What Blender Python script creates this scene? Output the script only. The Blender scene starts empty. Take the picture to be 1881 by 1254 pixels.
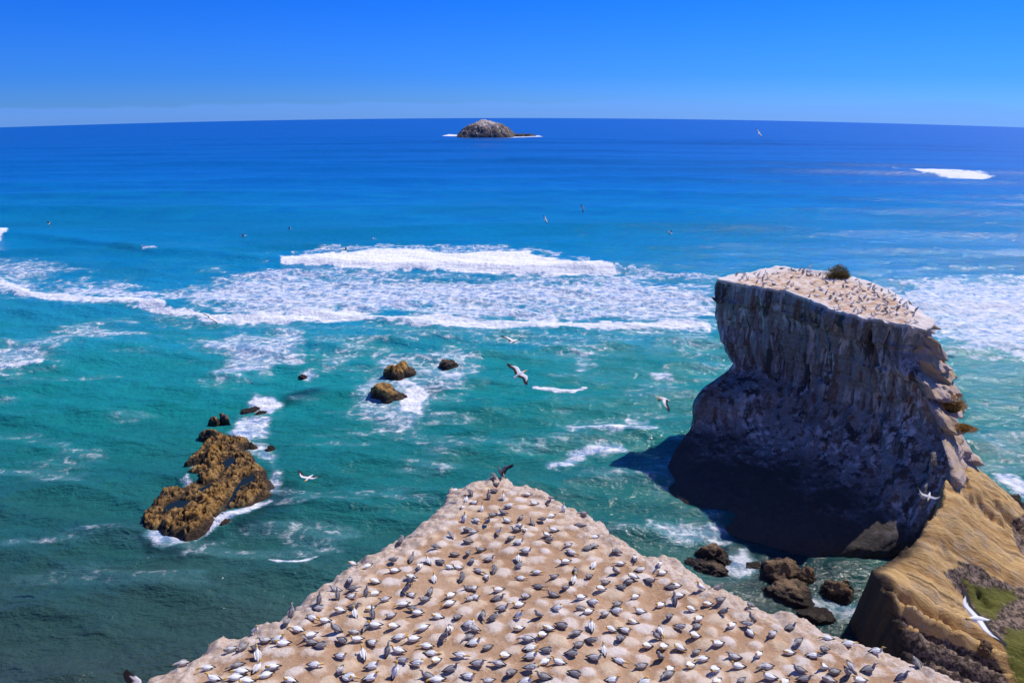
import bpy, bmesh, math, random
import numpy as np
from mathutils import Vector, Matrix

random.seed(7)
RNG = np.random.default_rng(11)
scn = bpy.context.scene
COL = scn.collection

# ------------------------------------------------------------------ camera
F_PX, PITCH, CAM_Z, CURV = 1254.0, math.radians(21.2), 45.0, 30750.0
CP, SP = math.cos(PITCH), math.sin(PITCH)
cam = bpy.data.cameras.new("camera"); cam.lens = 24.0; cam.sensor_width = 36.0
cam.clip_start = 0.1; cam.clip_end = 20000
cam_o = bpy.data.objects.new("camera", cam); COL.objects.link(cam_o)
cam_o.location = (0, 0, CAM_Z); cam_o.rotation_euler = (math.pi/2 - PITCH, 0, 0)
scn.camera = cam_o

# ------------------------------------------------------------------ light
SUN_EL, SUN_AZ = math.radians(49.0), (0.79, 0.613)
SUN = Vector((SUN_AZ[0]*math.cos(SUN_EL), SUN_AZ[1]*math.cos(SUN_EL), math.sin(SUN_EL)))
sun = bpy.data.lights.new("sun", 'SUN'); sun.energy = 4.4; sun.angle = math.radians(0.5); sun.color = (1.0, 0.93, 0.84)
sun_o = bpy.data.objects.new("sun", sun); COL.objects.link(sun_o)
sun_o.rotation_euler = SUN.to_track_quat('Z', 'Y').to_euler(); sun_o.location = (0, 0, 200)

world = bpy.data.worlds.new("World"); scn.world = world; world.use_nodes = True
wt = world.node_tree; wt.nodes.clear()
def wn(t, **k):
    n = wt.nodes.new(t)
    for a, b in k.items(): setattr(n, a, b)
    return n
w_out = wn('ShaderNodeOutputWorld'); w_bg = wn('ShaderNodeBackground'); w_bg.inputs[1].default_value = 0.10
w_sky = wn('ShaderNodeTexSky', sky_type='NISHITA', sun_disc=False, sun_elevation=SUN_EL,
           sun_rotation=math.atan2(SUN_AZ[0], SUN_AZ[1]), altitude=50, air_density=1.0, dust_density=0.4, ozone_density=2.0)
w_tc = wn('ShaderNodeTexCoord')
w_add = wn('ShaderNodeVectorMath', operation='ADD'); w_add.inputs[1].default_value = (0, 0, 0.0545)   # the horizon dips below eye level
w_max = wn('ShaderNodeVectorMath', operation='MAXIMUM'); w_max.inputs[1].default_value = (-2, -2, 0.004)
wt.links.new(w_tc.outputs['Generated'], w_add.inputs[0]); wt.links.new(w_add.outputs[0], w_max.inputs[0])
wt.links.new(w_max.outputs[0], w_sky.inputs['Vector'])
w_sep = wn('ShaderNodeSeparateXYZ'); wt.links.new(w_max.outputs[0], w_sep.inputs[0])
w_ramp = wn('ShaderNodeValToRGB')
er = w_ramp.color_ramp; er.elements[0].position = 0.0; er.elements[1].position = 0.5
er.elements[0].color = (0.23, 0.56, 1.62, 1); er.elements[1].color = (0.20, 0.44, 1.10, 1)
e = er.elements.new(0.055); e.color = (0.105, 0.44, 1.52, 1)
e = er.elements.new(0.17); e.color = (0.032, 0.385, 1.48, 1)
wt.links.new(w_sep.outputs[2], w_ramp.inputs[0])
w_mul = wn('ShaderNodeMix', data_type='RGBA', blend_type='MULTIPLY'); w_mul.inputs[0].default_value = 1.0
wt.links.new(w_sky.outputs[0], w_mul.inputs[6]); wt.links.new(w_ramp.outputs[0], w_mul.inputs[7])
# a thin far cloud bank lying on the horizon
w_map = wn('ShaderNodeMapping'); w_map.inputs['Scale'].default_value = (9, 9, 70)
w_no = wn('ShaderNodeTexNoise'); w_no.inputs['Scale'].default_value = 1.0; w_no.inputs['Detail'].default_value = 5
wt.links.new(w_tc.outputs['Generated'], w_map.inputs[0]); wt.links.new(w_map.outputs[0], w_no.inputs['Vector'])
w_h = wn('ShaderNodeMath', operation='MULTIPLY_ADD'); w_h.inputs[1].default_value = 0.022; w_h.inputs[2].default_value = 0.012
wt.links.new(w_no.outputs[0], w_h.inputs[0])
w_d = wn('ShaderNodeMath', operation='SUBTRACT'); wt.links.new(w_h.outputs[0], w_d.inputs[0]); wt.links.new(w_sep.outputs[2], w_d.inputs[1])
w_mr = wn('ShaderNodeMapRange', interpolation_type='SMOOTHSTEP'); w_mr.inputs[1].default_value = -0.001; w_mr.inputs[2].default_value = 0.004
w_mr.inputs[3].default_value = 0.0; w_mr.inputs[4].default_value = 0.4
wt.links.new(w_d.outputs[0], w_mr.inputs[0])
w_cl = wn('ShaderNodeMix', data_type='RGBA'); w_cl.inputs[7].default_value = (1.6, 3.9, 10.6, 1)
wt.links.new(w_mr.outputs[0], w_cl.inputs[0]); wt.links.new(w_mul.outputs[2], w_cl.inputs[6])
wt.links.new(w_cl.outputs[2], w_bg.inputs[0]); wt.links.new(w_bg.outputs[0], w_out.inputs[0])

vs = scn.view_settings
scn.display_settings.display_device = 'sRGB'
vs.view_transform = 'Standard'; vs.look = 'None'; vs.exposure = 0.0; vs.gamma = 1.0; vs.use_curve_mapping = False
scn.cycles.use_denoising = True
scn.cycles.max_bounces = 5; scn.cycles.caustics_reflective = False; scn.cycles.caustics_refractive = False

# ------------------------------------------------------------------ geometry of the view, used to place things on the ground
def ray(px, py):
    x, up = px - 940.5, 627.0 - py
    return (x, F_PX*CP + up*SP, up*CP - F_PX*SP)
def P(px, py, z=0.0):
    d = ray(px, py); t = (z - CAM_Z)/d[2]
    return (d[0]*t, d[1]*t, z)
def sea_z(x, y): return -(x*x + y*y)/(2*CURV)
def S(px, py):                                   # point on the curved sea
    d = ray(px, py); h = math.hypot(d[0], d[1]); s = -d[2]/h
    a = 1/(2*CURV); disc = max(s*s - 4*a*CAM_Z, 0)
    r = (s - math.sqrt(disc))/(2*a)
    return (d[0]/h*r, d[1]/h*r, -r*r*a)
def R_at(px, py, dist):
    d = Vector(ray(px, py)).normalized()*dist
    return (d[0], d[1], CAM_Z + d[2])
def proj(x, y, z):
    dz = z - CAM_Z
    w = y*CP - dz*SP; up = dz*CP + y*SP
    ok = w > 0.5
    w = np.where(ok, w, 1.0)
    return np.where(ok, 940.5 + F_PX*x/w, -1e5), np.where(ok, 627.0 - F_PX*up/w, 1e5)

# ------------------------------------------------------------------ numpy noise
def _h(ix, iy, iz, seed):
    h = (ix.astype(np.int64)*374761393 + iy.astype(np.int64)*668265263 + iz*2147483647 % 1000003*1274126177 + seed*974634533) & 0xFFFFFFFF
    h = ((h ^ (h >> 13))*1274126177) & 0xFFFFFFFF
    h = ((h ^ (h >> 16))*2246822519) & 0xFFFFFFFF
    return ((h ^ (h >> 15)) & 0xFFFFFF)/float(0xFFFFFF)
def noise2(x, y, seed=0):
    ix, iy = np.floor(x), np.floor(y); fx, fy = x-ix, y-iy
    fx = fx*fx*fx*(fx*(fx*6-15)+10); fy = fy*fy*fy*(fy*(fy*6-15)+10)
    z = np.zeros(1, dtype=np.int64)
    a = _h(ix, iy, z, seed); b = _h(ix+1, iy, z, seed); c = _h(ix, iy+1, z, seed); d = _h(ix+1, iy+1, z, seed)
    return (a*(1-fx)+b*fx)*(1-fy) + (c*(1-fx)+d*fx)*fy
def noise3(x, y, z, seed=0):
    ix, iy, iz = np.floor(x), np.floor(y), np.floor(z); fx, fy, fz = x-ix, y-iy, z-iz
    fx = fx*fx*(3-2*fx); fy = fy*fy*(3-2*fy); fz = fz*fz*(3-2*fz)
    iz = iz.astype(np.int64); out = 0
    for k in (0, 1):
        zz = (iz+k)*1013 + 17
        a = _h(ix, iy, zz, seed); b = _h(ix+1, iy, zz, seed); c = _h(ix, iy+1, zz, seed); d = _h(ix+1, iy+1, zz, seed)
        v = (a*(1-fx)+b*fx)*(1-fy) + (c*(1-fx)+d*fx)*fy
        out = out + v*(fz if k else 1-fz)
    return out
def fbm2(x, y, o=4, seed=0, g=0.5):
    s = 0; a = 1; t = 0
    for i in range(o):
        s = s + a*noise2(x*2**i + 13.7*i, y*2**i - 7.1*i, seed+i); t += a; a *= g
    return s/t
def fbm3(x, y, z, o=4, seed=0, g=0.5):
    s = 0; a = 1; t = 0
    for i in range(o):
        s = s + a*noise3(x*2**i + 13.7*i, y*2**i - 7.1*i, z*2**i + 3.3*i, seed+i); t += a; a *= g
    return s/t
def sstep(a, b, x):
    t = np.clip((x-a)/(b-a), 0, 1); return t*t*(3-2*t)
def sdf(x, y, poly):                             # signed distance, positive inside
    d = np.full(x.shape, 1e18); inside = np.zeros(x.shape, bool); n = len(poly)
    for i in range(n):
        ax, ay = poly[i][:2]; bx, by = poly[(i+1) % n][:2]
        ex, ey = bx-ax, by-ay; L = ex*ex+ey*ey + 1e-12
        t = np.clip(((x-ax)*ex + (y-ay)*ey)/L, 0, 1)
        d = np.minimum(d, (x-ax-t*ex)**2 + (y-ay-t*ey)**2)
        if ay != by:
            c = (ay > y) != (by > y)
            inside ^= c & (x < ex*(y-ay)/(by-ay) + ax)
    return np.where(inside, 1, -1)*np.sqrt(d)
def dline(x, y, pts):
    d = np.full(x.shape, 1e18)
    for (ax, ay), (bx, by) in zip(pts[:-1], pts[1:]):
        ex, ey = bx-ax, by-ay; L = ex*ex+ey*ey + 1e-12
        t = np.clip(((x-ax)*ex + (y-ay)*ey)/L, 0, 1)
        d = np.minimum(d, (x-ax-t*ex)**2 + (y-ay-t*ey)**2)
    return np.sqrt(d)

# ------------------------------------------------------------------ object helpers
def mesh_np(name, V, Fc, mat, smooth=True, attrs=None):
    me = bpy.data.meshes.new(name)
    V = np.asarray(V, dtype=np.float32); Fc = np.asarray(Fc, dtype=np.int32)
    k = Fc.shape[1]
    me.vertices.add(len(V)); me.vertices.foreach_set('co', V.ravel())
    me.loops.add(Fc.size); me.loops.foreach_set('vertex_index', Fc.ravel())
    me.polygons.add(len(Fc)); me.polygons.foreach_set('loop_start', np.arange(0, Fc.size, k, dtype=np.int32))
    me.polygons.foreach_set('loop_total', np.full(len(Fc), k, dtype=np.int32))
    me.update(calc_edges=True)
    me.polygons.foreach_set('use_smooth', np.full(len(Fc), smooth, dtype=bool))
    for an, av in (attrs or {}).items():
        av = np.asarray(av, dtype=np.float32)
        if av.ndim == 1:
            a = me.attributes.new(an, 'FLOAT', 'POINT'); a.data.foreach_set('value', av)
        else:
            a = me.attributes.new(an, 'FLOAT_COLOR', 'POINT')
            a.data.foreach_set('color', np.concatenate([av, np.ones((len(av), 1), np.float32)], 1).ravel())
    me.materials.append(mat); me.validate()
    return me
def link(name, me, label=None, cat=None, group=None, kind=None, parent=None, loc=None):
    o = bpy.data.objects.new(name, me); COL.objects.link(o)
    if loc is not None: o.location = loc
    if label: o['label'] = label
    if cat: o['category'] = cat
    if group: o['group'] = group
    if kind: o['kind'] = kind
    if parent: o.parent = parent
    return o
def grid_faces(nr, nc, wrap=False):
    i = np.arange(nr-1)[:, None]; j = np.arange(nc if wrap else nc-1)[None, :]
    j2 = (j+1) % nc
    a = i*nc+j; b = i*nc+j2; c = (i+1)*nc+j2; d = (i+1)*nc+j
    return np.stack([a, b, c, d], -1).reshape(-1, 4)

class M:                                         # small node-material builder
    def __init__(s, name):
        s.m = bpy.data.materials.new(name); s.m.use_nodes = True; s.t = s.m.node_tree; s.t.nodes.clear()
        s.out = s.t.nodes.new('ShaderNodeOutputMaterial'); s.b = s.t.nodes.new('ShaderNodeBsdfPrincipled')
        s.t.links.new(s.b.outputs[0], s.out.inputs[0])
        s.pos = s.t.nodes.new('ShaderNodeNewGeometry').outputs['Position']
    def n(s, t, **k):
        x = s.t.nodes.new(t)
        for a, b in k.items(): setattr(x, a, b)
        return x
    def set(s, inp, v):
        if isinstance(v, bpy.types.NodeSocket): s.t.links.new(v, inp)
        elif isinstance(v, tuple) and len(v) == 3 and inp.type == 'RGBA': inp.default_value = (*v, 1)
        else: inp.default_value = v
    def attr(s, name, col=False):
        a = s.n('ShaderNodeAttribute', attribute_name=name); return a.outputs['Color'] if col else a.outputs['Fac']
    def scale(s, v, sc):
        x = s.n('ShaderNodeVectorMath', operation='MULTIPLY'); s.set(x.inputs[0], v); x.inputs[1].default_value = sc; return x.outputs[0]
    def vadd(s, a, b):
        x = s.n('ShaderNodeVectorMath', operation='ADD'); s.set(x.inputs[0], a); s.set(x.inputs[1], b); return x.outputs[0]
    def noise(s, v, sc, det=5, rough=0.55, dist=0.0, color=False):
        x = s.n('ShaderNodeTexNoise'); s.set(x.inputs['Vector'], v); x.inputs['Scale'].default_value = sc
        x.inputs['Detail'].default_value = det; x.inputs['Roughness'].default_value = rough; x.inputs['Distortion'].default_value = dist
        return x.outputs['Color' if color else 'Fac']
    def voro(s, v, sc, feature='F1', out='Distance'):
        x = s.n('ShaderNodeTexVoronoi', feature=feature); s.set(x.inputs['Vector'], v); x.inputs['Scale'].default_value = sc
        return x.outputs[out]
    def math(s, op, a, b=0.0, c=None, clamp=False):
        x = s.n('ShaderNodeMath', operation=op, use_clamp=clamp); s.set(x.inputs[0], a); s.set(x.inputs[1], b)
        if c is not None: s.set(x.inputs[2], c)
        return x.outputs[0]
    def ss(s, v, a, b, lo=0.0, hi=1.0):
        x = s.n('ShaderNodeMapRange', interpolation_type='SMOOTHSTEP'); s.set(x.inputs[0], v)
        s.set(x.inputs[1], a); s.set(x.inputs[2], b); x.inputs[3].default_value = lo; x.inputs[4].default_value = hi
        return x.outputs[0]
    def mix(s, f, a, b, mode='MIX'):
        x = s.n('ShaderNodeMix', data_type='RGBA', blend_type=mode); s.set(x.inputs[0], f); s.set(x.inputs[6], a); s.set(x.inputs[7], b)
        return x.outputs[2]
    def bump(s, h, strength=0.5, dist=0.1, normal=None):
        x = s.n('ShaderNodeBump'); s.set(x.inputs['Height'], h); x.inputs['Strength'].default_value = strength; x.inputs['Distance'].default_value = dist
        if normal is not None: s.set(x.inputs['Normal'], normal)
        return x.outputs[0]
    def z(s):
        x = s.n('ShaderNodeSeparateXYZ'); s.set(x.inputs[0], s.pos); return x.outputs[2]
    def nz(s):
        x = s.n('ShaderNodeSeparateXYZ'); s.set(x.inputs[0], s.n('ShaderNodeNewGeometry').outputs['Normal']); return x.outputs[2]
    def fin(s, color, rough=0.9, normal=None, spec=0.3, ior=1.5):
        s.set(s.b.inputs['Base Color'], color); s.set(s.b.inputs['Roughness'], rough)
        s.set(s.b.inputs['Specular IOR Level'], spec); s.b.inputs['IOR'].default_value = ior
        if normal is not None: s.set(s.b.inputs['Normal'], normal)
        return s.m

# ------------------------------------------------------------------ materials
def sea_material():
    k = M('sea water'); tint = k.attr('tint', True); foam = k.attr('foam'); chop = k.attr('chop')
    p = k.scale(k.pos, (1, 1, 0))
    warp = k.vadd(p, k.scale(k.noise(p, 0.35, 3, 0.5, 0, True), (2.2, 2.2, 0)))
    n1 = k.noise(k.scale(warp, (0.5, 0.95, 0)), 0.95, 7, 0.62)
    lace = k.voro(k.vadd(warp, k.scale(k.noise(p, 1.3, 4, 0.6, 0, True), (1.1, 1.1, 0))), 0.62, 'DISTANCE_TO_EDGE')
    lace = k.ss(lace, 0.0, 0.26, 0.64, 0.36)
    n = k.math('ADD', k.math('MULTIPLY', n1, 0.70), k.math('MULTIPLY', lace, 0.30))
    spread = k.math('MULTIPLY', k.math('MULTIPLY', foam, k.math('SUBTRACT', 1.0, foam)), 4.0, clamp=True)
    v = k.math('ADD', foam, k.math('MULTIPLY', k.math('MULTIPLY', k.math('SUBTRACT', n, 0.5), 2.9), spread))
    fine = k.noise(k.scale(warp, (1.0, 1.6, 0)), 3.2, 5, 0.7)
    v = k.math('ADD', v, k.math('MULTIPLY', k.math('SUBTRACT', fine, 0.5), k.math('MULTIPLY', spread, 0.45)))
    mask = k.ss(v, 0.29, 1.02)
    milky = k.math('MULTIPLY', k.ss(foam, 0.05, 0.7), k.ss(k.noise(k.scale(p, (0.10, 0.22, 0)), 1.0, 4, 0.6), 0.30, 0.7, 0.3, 0.85))
    water = k.mix(milky, tint, k.mix(k.ss(foam, 0.35, 0.6), (0.16, 0.40, 0.48), (0.32, 0.44, 0.76)))
    var = k.noise(k.scale(p, (0.04, 0.1, 0)), 1.0, 4, 0.6)
    water = k.mix(1.0, water, k.mix(var, (0.72, 0.78, 0.8), (1.28, 1.22, 1.2)), 'MULTIPLY')
    fn = k.noise(p, 2.2, 4, 0.65)
    col = k.mix(mask, water, k.mix(k.ss(k.noise(p, 1.4, 6, 0.72), 0.30, 0.6), (0.72, 0.77, 0.88), (0.95, 0.95, 0.97)))
    w1 = k.noise(k.scale(p, (0.32, 0.75, 0)), 1.0, 5, 0.62, 0.4)
    w2 = k.noise(k.scale(p, (1.3, 2.2, 0)), 1.0, 4, 0.6, 0.3)
    hgt = k.math('ADD', k.math('MULTIPLY', w1, 0.75), k.math('MULTIPLY', w2, 0.18))
    hgt = k.math('ADD', k.math('MULTIPLY', hgt, chop), k.math('MULTIPLY', k.math('MULTIPLY', mask, fn), 0.16))
    nrm = k.bump(hgt, 0.85, 1.0)
    far_r = k.ss(chop, 0.25, 0.85, 0.30, 0.11)
    rough = k.mix(mask, far_r, (0.95, 0.95, 0.95))
    return k.fin(col, rough, nrm, 0.46, 1.333)
def top_material(name='colony ground', nest=True):
    k = M(name); p = k.pos
    a = k.noise(p, 0.5, 6, 0.6); b = k.noise(p, 5.0, 6, 0.7); c = k.noise(p, 26.0, 4, 0.7)
    col = k.mix(k.ss(a, 0.35, 0.65), (0.41, 0.24, 0.135), (0.55, 0.365, 0.235))
    col = k.mix(k.ss(b, 0.45, 0.75, 0, 0.6), col, (0.60, 0.44, 0.31))
    col = k.mix(k.ss(c, 0.54, 0.70, 0, 0.6), col, (0.25, 0.145, 0.075))
    col = k.mix(k.ss(k.noise(p, 14.0, 3, 0.6), 0.60, 0.70, 0, 0.7), col, (0.68, 0.56, 0.46))
    if nest:
        ne = k.attr('nest'); hue = k.attr('nest_hue'); rim = k.attr('rim')
        pale = k.mix(hue, (0.78, 0.69, 0.63), (0.70, 0.53, 0.36))
        col = k.mix(k.math('MULTIPLY', k.ss(k.math('ADD', ne, k.math('MULTIPLY', k.math('SUBTRACT', b, 0.5), 1.3)), 0.12, 0.85), 0.95), col, pale)
        g = k.ss(k.math('ADD', rim, k.math('MULTIPLY', k.math('SUBTRACT', k.noise(p, 1.6, 6, 0.65), 0.5), 1.3)), 0.3, 0.8)
        col = k.mix(k.math('MULTIPLY', g, 0.85), col, k.mix(k.ss(b, 0.35, 0.65), (0.50, 0.36, 0.25), (0.72, 0.63, 0.58)))
        cl = k.math('LESS_THAN', k.nz(), 0.0)
    h = k.math('ADD', k.math('MULTIPLY', b, 0.6), k.math('MULTIPLY', c, 0.25))
    return k.fin(col, 0.95, k.bump(h, 1.0, 0.12), 0.15)
def reef_material():
    k = M('ochre reef rock'); p = k.pos; z = k.z()
    n = k.noise(p, 0.9, 6, 0.62); f = k.noise(p, 5.0, 6, 0.7); cr = k.voro(k.vadd(p, k.scale(k.noise(p, 1.0, 3, .5, 0, True), (.7, .7, .7))), 0.85, 'DISTANCE_TO_EDGE')
    dry = k.mix(k.ss(n, 0.35, 0.65), (0.43, 0.215, 0.045), (0.62, 0.39, 0.15))
    dry = k.mix(k.ss(f, 0.48, 0.66, 0, 0.8), dry, (0.14, 0.07, 0.022))
    dry = k.mix(k.ss(cr, 0.0, 0.06, 0.5, 0), dry, (0.07, 0.038, 0.018))
    g = k.noise(p, 9.0, 5, 0.7)
    wet = k.mix(k.ss(f, 0.35, 0.7), (0.014, 0.011, 0.012), (0.15, 0.088, 0.045))
    dry = k.mix(k.ss(g, 0.5, 0.68, 0, 0.7), dry, (0.17, 0.09, 0.03))
    zz = k.math('ADD', z, k.math('MULTIPLY', k.math('SUBTRACT', k.noise(p, 0.9, 7, 0.72), 0.5), 2.8))
    m = k.ss(zz, 0.78, 1.3)
    col = k.mix(m, wet, dry)
    h = k.math('ADD', k.math('MULTIPLY', f, 0.8), k.math('MULTIPLY', g, 0.4))
    return k.fin(col, k.mix(m, (.45, .45, .45), (.92, .92, .92)), k.bump(h, 1.0, 0.4), 0.3)
def boulder_material():
    k = M('brown boulder rock'); p = k.pos; z = k.z()
    f = k.noise(p, 3.5, 7, 0.7); n = k.noise(p, 0.8, 5, 0.6); st = k.noise(k.scale(p, (0.5, 0.5, 3.5)), 1.5, 5, 0.65, 0.8)
    dry = k.mix(k.ss(n, 0.35, 0.65), (0.19, 0.115, 0.065), (0.33, 0.225, 0.14))
    dry = k.mix(k.ss(st, 0.5, 0.7, 0, 0.7), dry, (0.10, 0.06, 0.035))
    wet = k.mix(f, (0.012, 0.010, 0.010), (0.06, 0.042, 0.035))
    zz = k.math('ADD', z, k.math('MULTIPLY', k.math('SUBTRACT', n, 0.5), 1.8))
    m = k.ss(zz, 0.5, 1.3)
    return k.fin(k.mix(m, wet, dry), k.mix(m, (.4, .4, .4), (.9, .9, .9)), k.bump(k.math('ADD', f, st), 1.0, 0.45), 0.3)
def stack_material():
    k = M('weathered stack rock'); p = k.pos; z = k.z(); nz = k.nz()
    w = k.noise(p, 0.25, 4, 0.55, 0, True)
    pv = k.vadd(p, k.scale(w, (0.7, 0.7, 3.0)))
    s1 = k.noise(k.scale(pv, (0.62, 0.62, 0.03)), 1.0, 6, 0.62)
    s2 = k.noise(k.scale(pv, (1.25, 1.25, 0.035)), 1.0, 6, 0.66)
    blot = k.noise(p, 0.22, 5, 0.6); f = k.noise(p, 3.0, 7, 0.7)
    bed = k.noise(k.scale(k.vadd(p, k.scale(w, (0, 0, 1.2))), (0.1, 0.1, 2.2)), 1.0, 5, 0.6)
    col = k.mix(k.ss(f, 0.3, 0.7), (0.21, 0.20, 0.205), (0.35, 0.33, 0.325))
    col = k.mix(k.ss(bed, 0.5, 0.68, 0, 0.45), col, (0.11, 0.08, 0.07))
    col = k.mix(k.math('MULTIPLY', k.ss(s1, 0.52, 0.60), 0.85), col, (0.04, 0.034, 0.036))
    col = k.mix(k.math('MULTIPLY', k.ss(s2, 0.51, 0.60), k.ss(blot, 0.34, 0.60)), col, (0.64, 0.61, 0.63))
    col = k.mix(k.math('MULTIPLY', k.ss(k.noise(k.scale(pv, (1.7, 1.7, 0.09)), 0.8, 3, 0.5), 0.55, 0.64), 0.75), col, (0.16, 0.075, 0.045))
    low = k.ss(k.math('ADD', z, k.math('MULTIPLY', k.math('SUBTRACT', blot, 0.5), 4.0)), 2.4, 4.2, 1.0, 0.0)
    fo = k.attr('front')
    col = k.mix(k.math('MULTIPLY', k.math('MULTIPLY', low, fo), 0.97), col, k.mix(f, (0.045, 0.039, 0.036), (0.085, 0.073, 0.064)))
    lit = k.mix(k.ss(k.noise(p, 0.5, 5, 0.6), 0.42, 0.62), (0.52, 0.41, 0.36), (0.50, 0.36, 0.22))  # sunlight painted in: end face paler than the shaded front of the same rock
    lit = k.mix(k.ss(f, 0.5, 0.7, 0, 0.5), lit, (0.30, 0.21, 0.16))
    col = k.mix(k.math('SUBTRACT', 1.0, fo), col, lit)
    tp = k.attr('top'); t1 = k.noise(p, 1.2, 6, 0.65); t2 = k.noise(p, 4.0, 4, 0.6)
    tc = k.mix(k.ss(t1, 0.42, 0.58), (0.56, 0.37, 0.25), (0.74, 0.64, 0.58))
    tc = k.mix(k.ss(t2, 0.55, 0.7, 0, 0.6), tc, (0.44, 0.26, 0.15))
    rimw = k.ss(k.attr('rim'), 0.2, 0.8)
    tc = k.mix(rimw, tc, (0.74, 0.67, 0.64))
    col = k.mix(tp, col, tc)
    h = k.math('ADD', k.math('MULTIPLY', f, 0.5), k.math('ADD', k.math('MULTIPLY', s1, 0.6), k.math('MULTIPLY', bed, 0.5)))
    return k.fin(col, 0.9, k.bump(h, 0.7, 0.28), 0.2)
def shelf_material():
    k = M('layered sandstone'); p = k.pos
    bd = k.attr('bed'); cmb = k.n('ShaderNodeCombineXYZ'); k.set(cmb.inputs[0], bd)
    wv = k.noise(p, 0.6, 5, 0.6)
    lay = k.noise(k.scale(k.vadd(cmb.outputs[0], k.scale(k.noise(p, 0.3, 4, .55, 0, True), (1.5, 0.6, 0))), (0.9, 1, 1)), 1.0, 6, 0.7)
    f = k.noise(p, 4.0, 7, 0.7)
    col = k.mix(k.ss(lay, 0.38, 0.62), (0.43, 0.25, 0.095), (0.68, 0.46, 0.205))
    col = k.mix(k.ss(wv, 0.5, 0.65, 0, 0.7), col, (0.50, 0.37, 0.24))
    col = k.mix(k.ss(lay, 0.58, 0.64, 0, 0.55), col, (0.26, 0.135, 0.055))
    crk = k.voro(k.vadd(k.scale(cmb.outputs[0], (0.9, 1, 1)), k.scale(k.vadd(p, k.scale(wv, (1, 1, 1))), (0.12, 0.12, 0))), 0.9, 'DISTANCE_TO_EDGE')
    col = k.mix(k.ss(crk, 0.0, 0.03, 0.7, 0), col, (0.12, 0.065, 0.035))
    col = k.mix(k.ss(f, 0.52, 0.72, 0, 0.5), col, (0.24, 0.15, 0.08))
    grey = k.ss(k.math('ADD', k.attr('grey'), k.math('MULTIPLY', k.math('SUBTRACT', k.noise(p, 0.9, 6, 0.7), 0.5), 1.2)), 0.4, 0.6)
    gcol = k.mix(k.ss(k.noise(p, 2.4, 6, 0.75), 0.42, 0.6), (0.05, 0.036, 0.03), (0.30, 0.22, 0.17))
    col = k.mix(grey, col, gcol)
    al = k.ss(k.math('ADD', k.attr('algae'), k.math('MULTIPLY', k.math('SUBTRACT', k.noise(p, 1.6, 7, 0.75), 0.5), 2.0)), 0.40, 0.85)
    col = k.mix(al, col, k.mix(k.noise(p, 5.0, 5, 0.7), (0.06, 0.058, 0.022), (0.19, 0.195, 0.03)))
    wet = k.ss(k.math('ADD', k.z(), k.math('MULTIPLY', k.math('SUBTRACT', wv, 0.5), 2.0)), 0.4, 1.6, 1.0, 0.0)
    col = k.mix(k.math('MAXIMUM', wet, k.math('MULTIPLY', k.attr('cliff_shade'), 0.9)), col, (0.035, 0.028, 0.026))  # wet foot, plus shade painted on the left drop
    h = k.math('ADD', k.math('MULTIPLY', f, 0.35), k.math('MULTIPLY', lay, 0.9))
    return k.fin(col, 0.9, k.bump(h, 1.0, 0.35), 0.2)
def island_material():
    k = M('guano covered island rock'); p = k.pos; z = k.z()
    f = k.noise(p, 0.45, 7, 0.7); n = k.noise(p, 0.12, 5, 0.6); st = k.noise(k.scale(p, (0.5, 0.5, 0.06)), 1.0, 5, 0.6)
    dark = k.mix(f, (0.05, 0.042, 0.04), (0.22, 0.18, 0.16)); pale = k.mix(f, (0.30, 0.24, 0.20), (0.62, 0.53, 0.48))
    m = k.ss(k.math('ADD', z, k.math('MULTIPLY', k.math('SUBTRACT', n, 0.5), 14.0)), 1.5, 5.5)
    col = k.mix(m, dark, pale)
    s = k.math('MULTIPLY', k.ss(st, 0.54, 0.64), k.ss(z, -5.0, -2.0))
    col = k.mix(k.math('MULTIPLY', s, 0.75), col, (0.72, 0.69, 0.68))
    return k.fin(col, 0.95, k.bump(f, 0.9, 1.2), 0.15)
def bird_material():
    k = M('plumage'); c = k.attr('plumage', True)
    return k.fin(c, 0.8, None, 0.2)
def plain(name, c1, c2, sc=3.0, rough=0.8):
    k = M(name); n = k.noise(k.pos, sc, 5, 0.65)
    return k.fin(k.mix(k.ss(n, 0.3, 0.7), c1, c2), rough, k.bump(n, 0.5, 0.05), 0.25)

MAT_SEA, MAT_TOP, MAT_REEF, MAT_BOULDER = sea_material(), top_material(), reef_material(), boulder_material()
MAT_STACK, MAT_SHELF, MAT_ISLAND, MAT_BIRD = stack_material(), shelf_material(), island_material(), bird_material()

# ------------------------------------------------------------------ the sea
REEF_O, REEF_S = (240, 720), 4.3233
def rz(pts): return [(REEF_O[0] + a/REEF_S, REEF_O[1] + b/REEF_S) for a, b in pts]
REEF_OUT = rz([(105,1045),(150,960),(205,880),(240,820),(330,780),(440,800),(540,720),(500,680),(480,650),(590,605),(580,560),(450,580),(530,505),(590,435),(640,400),(720,385),(780,380),(880,392),(990,440),(890,445),(860,490),(950,500),(975,570),(1060,630),(1050,690),(1105,740),(1100,830),(1000,890),(890,900),(820,960),(790,1005),(620,1035),(480,1125),(420,1135),(330,1090),(230,1105),(165,1115),(115,1095)])
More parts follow.
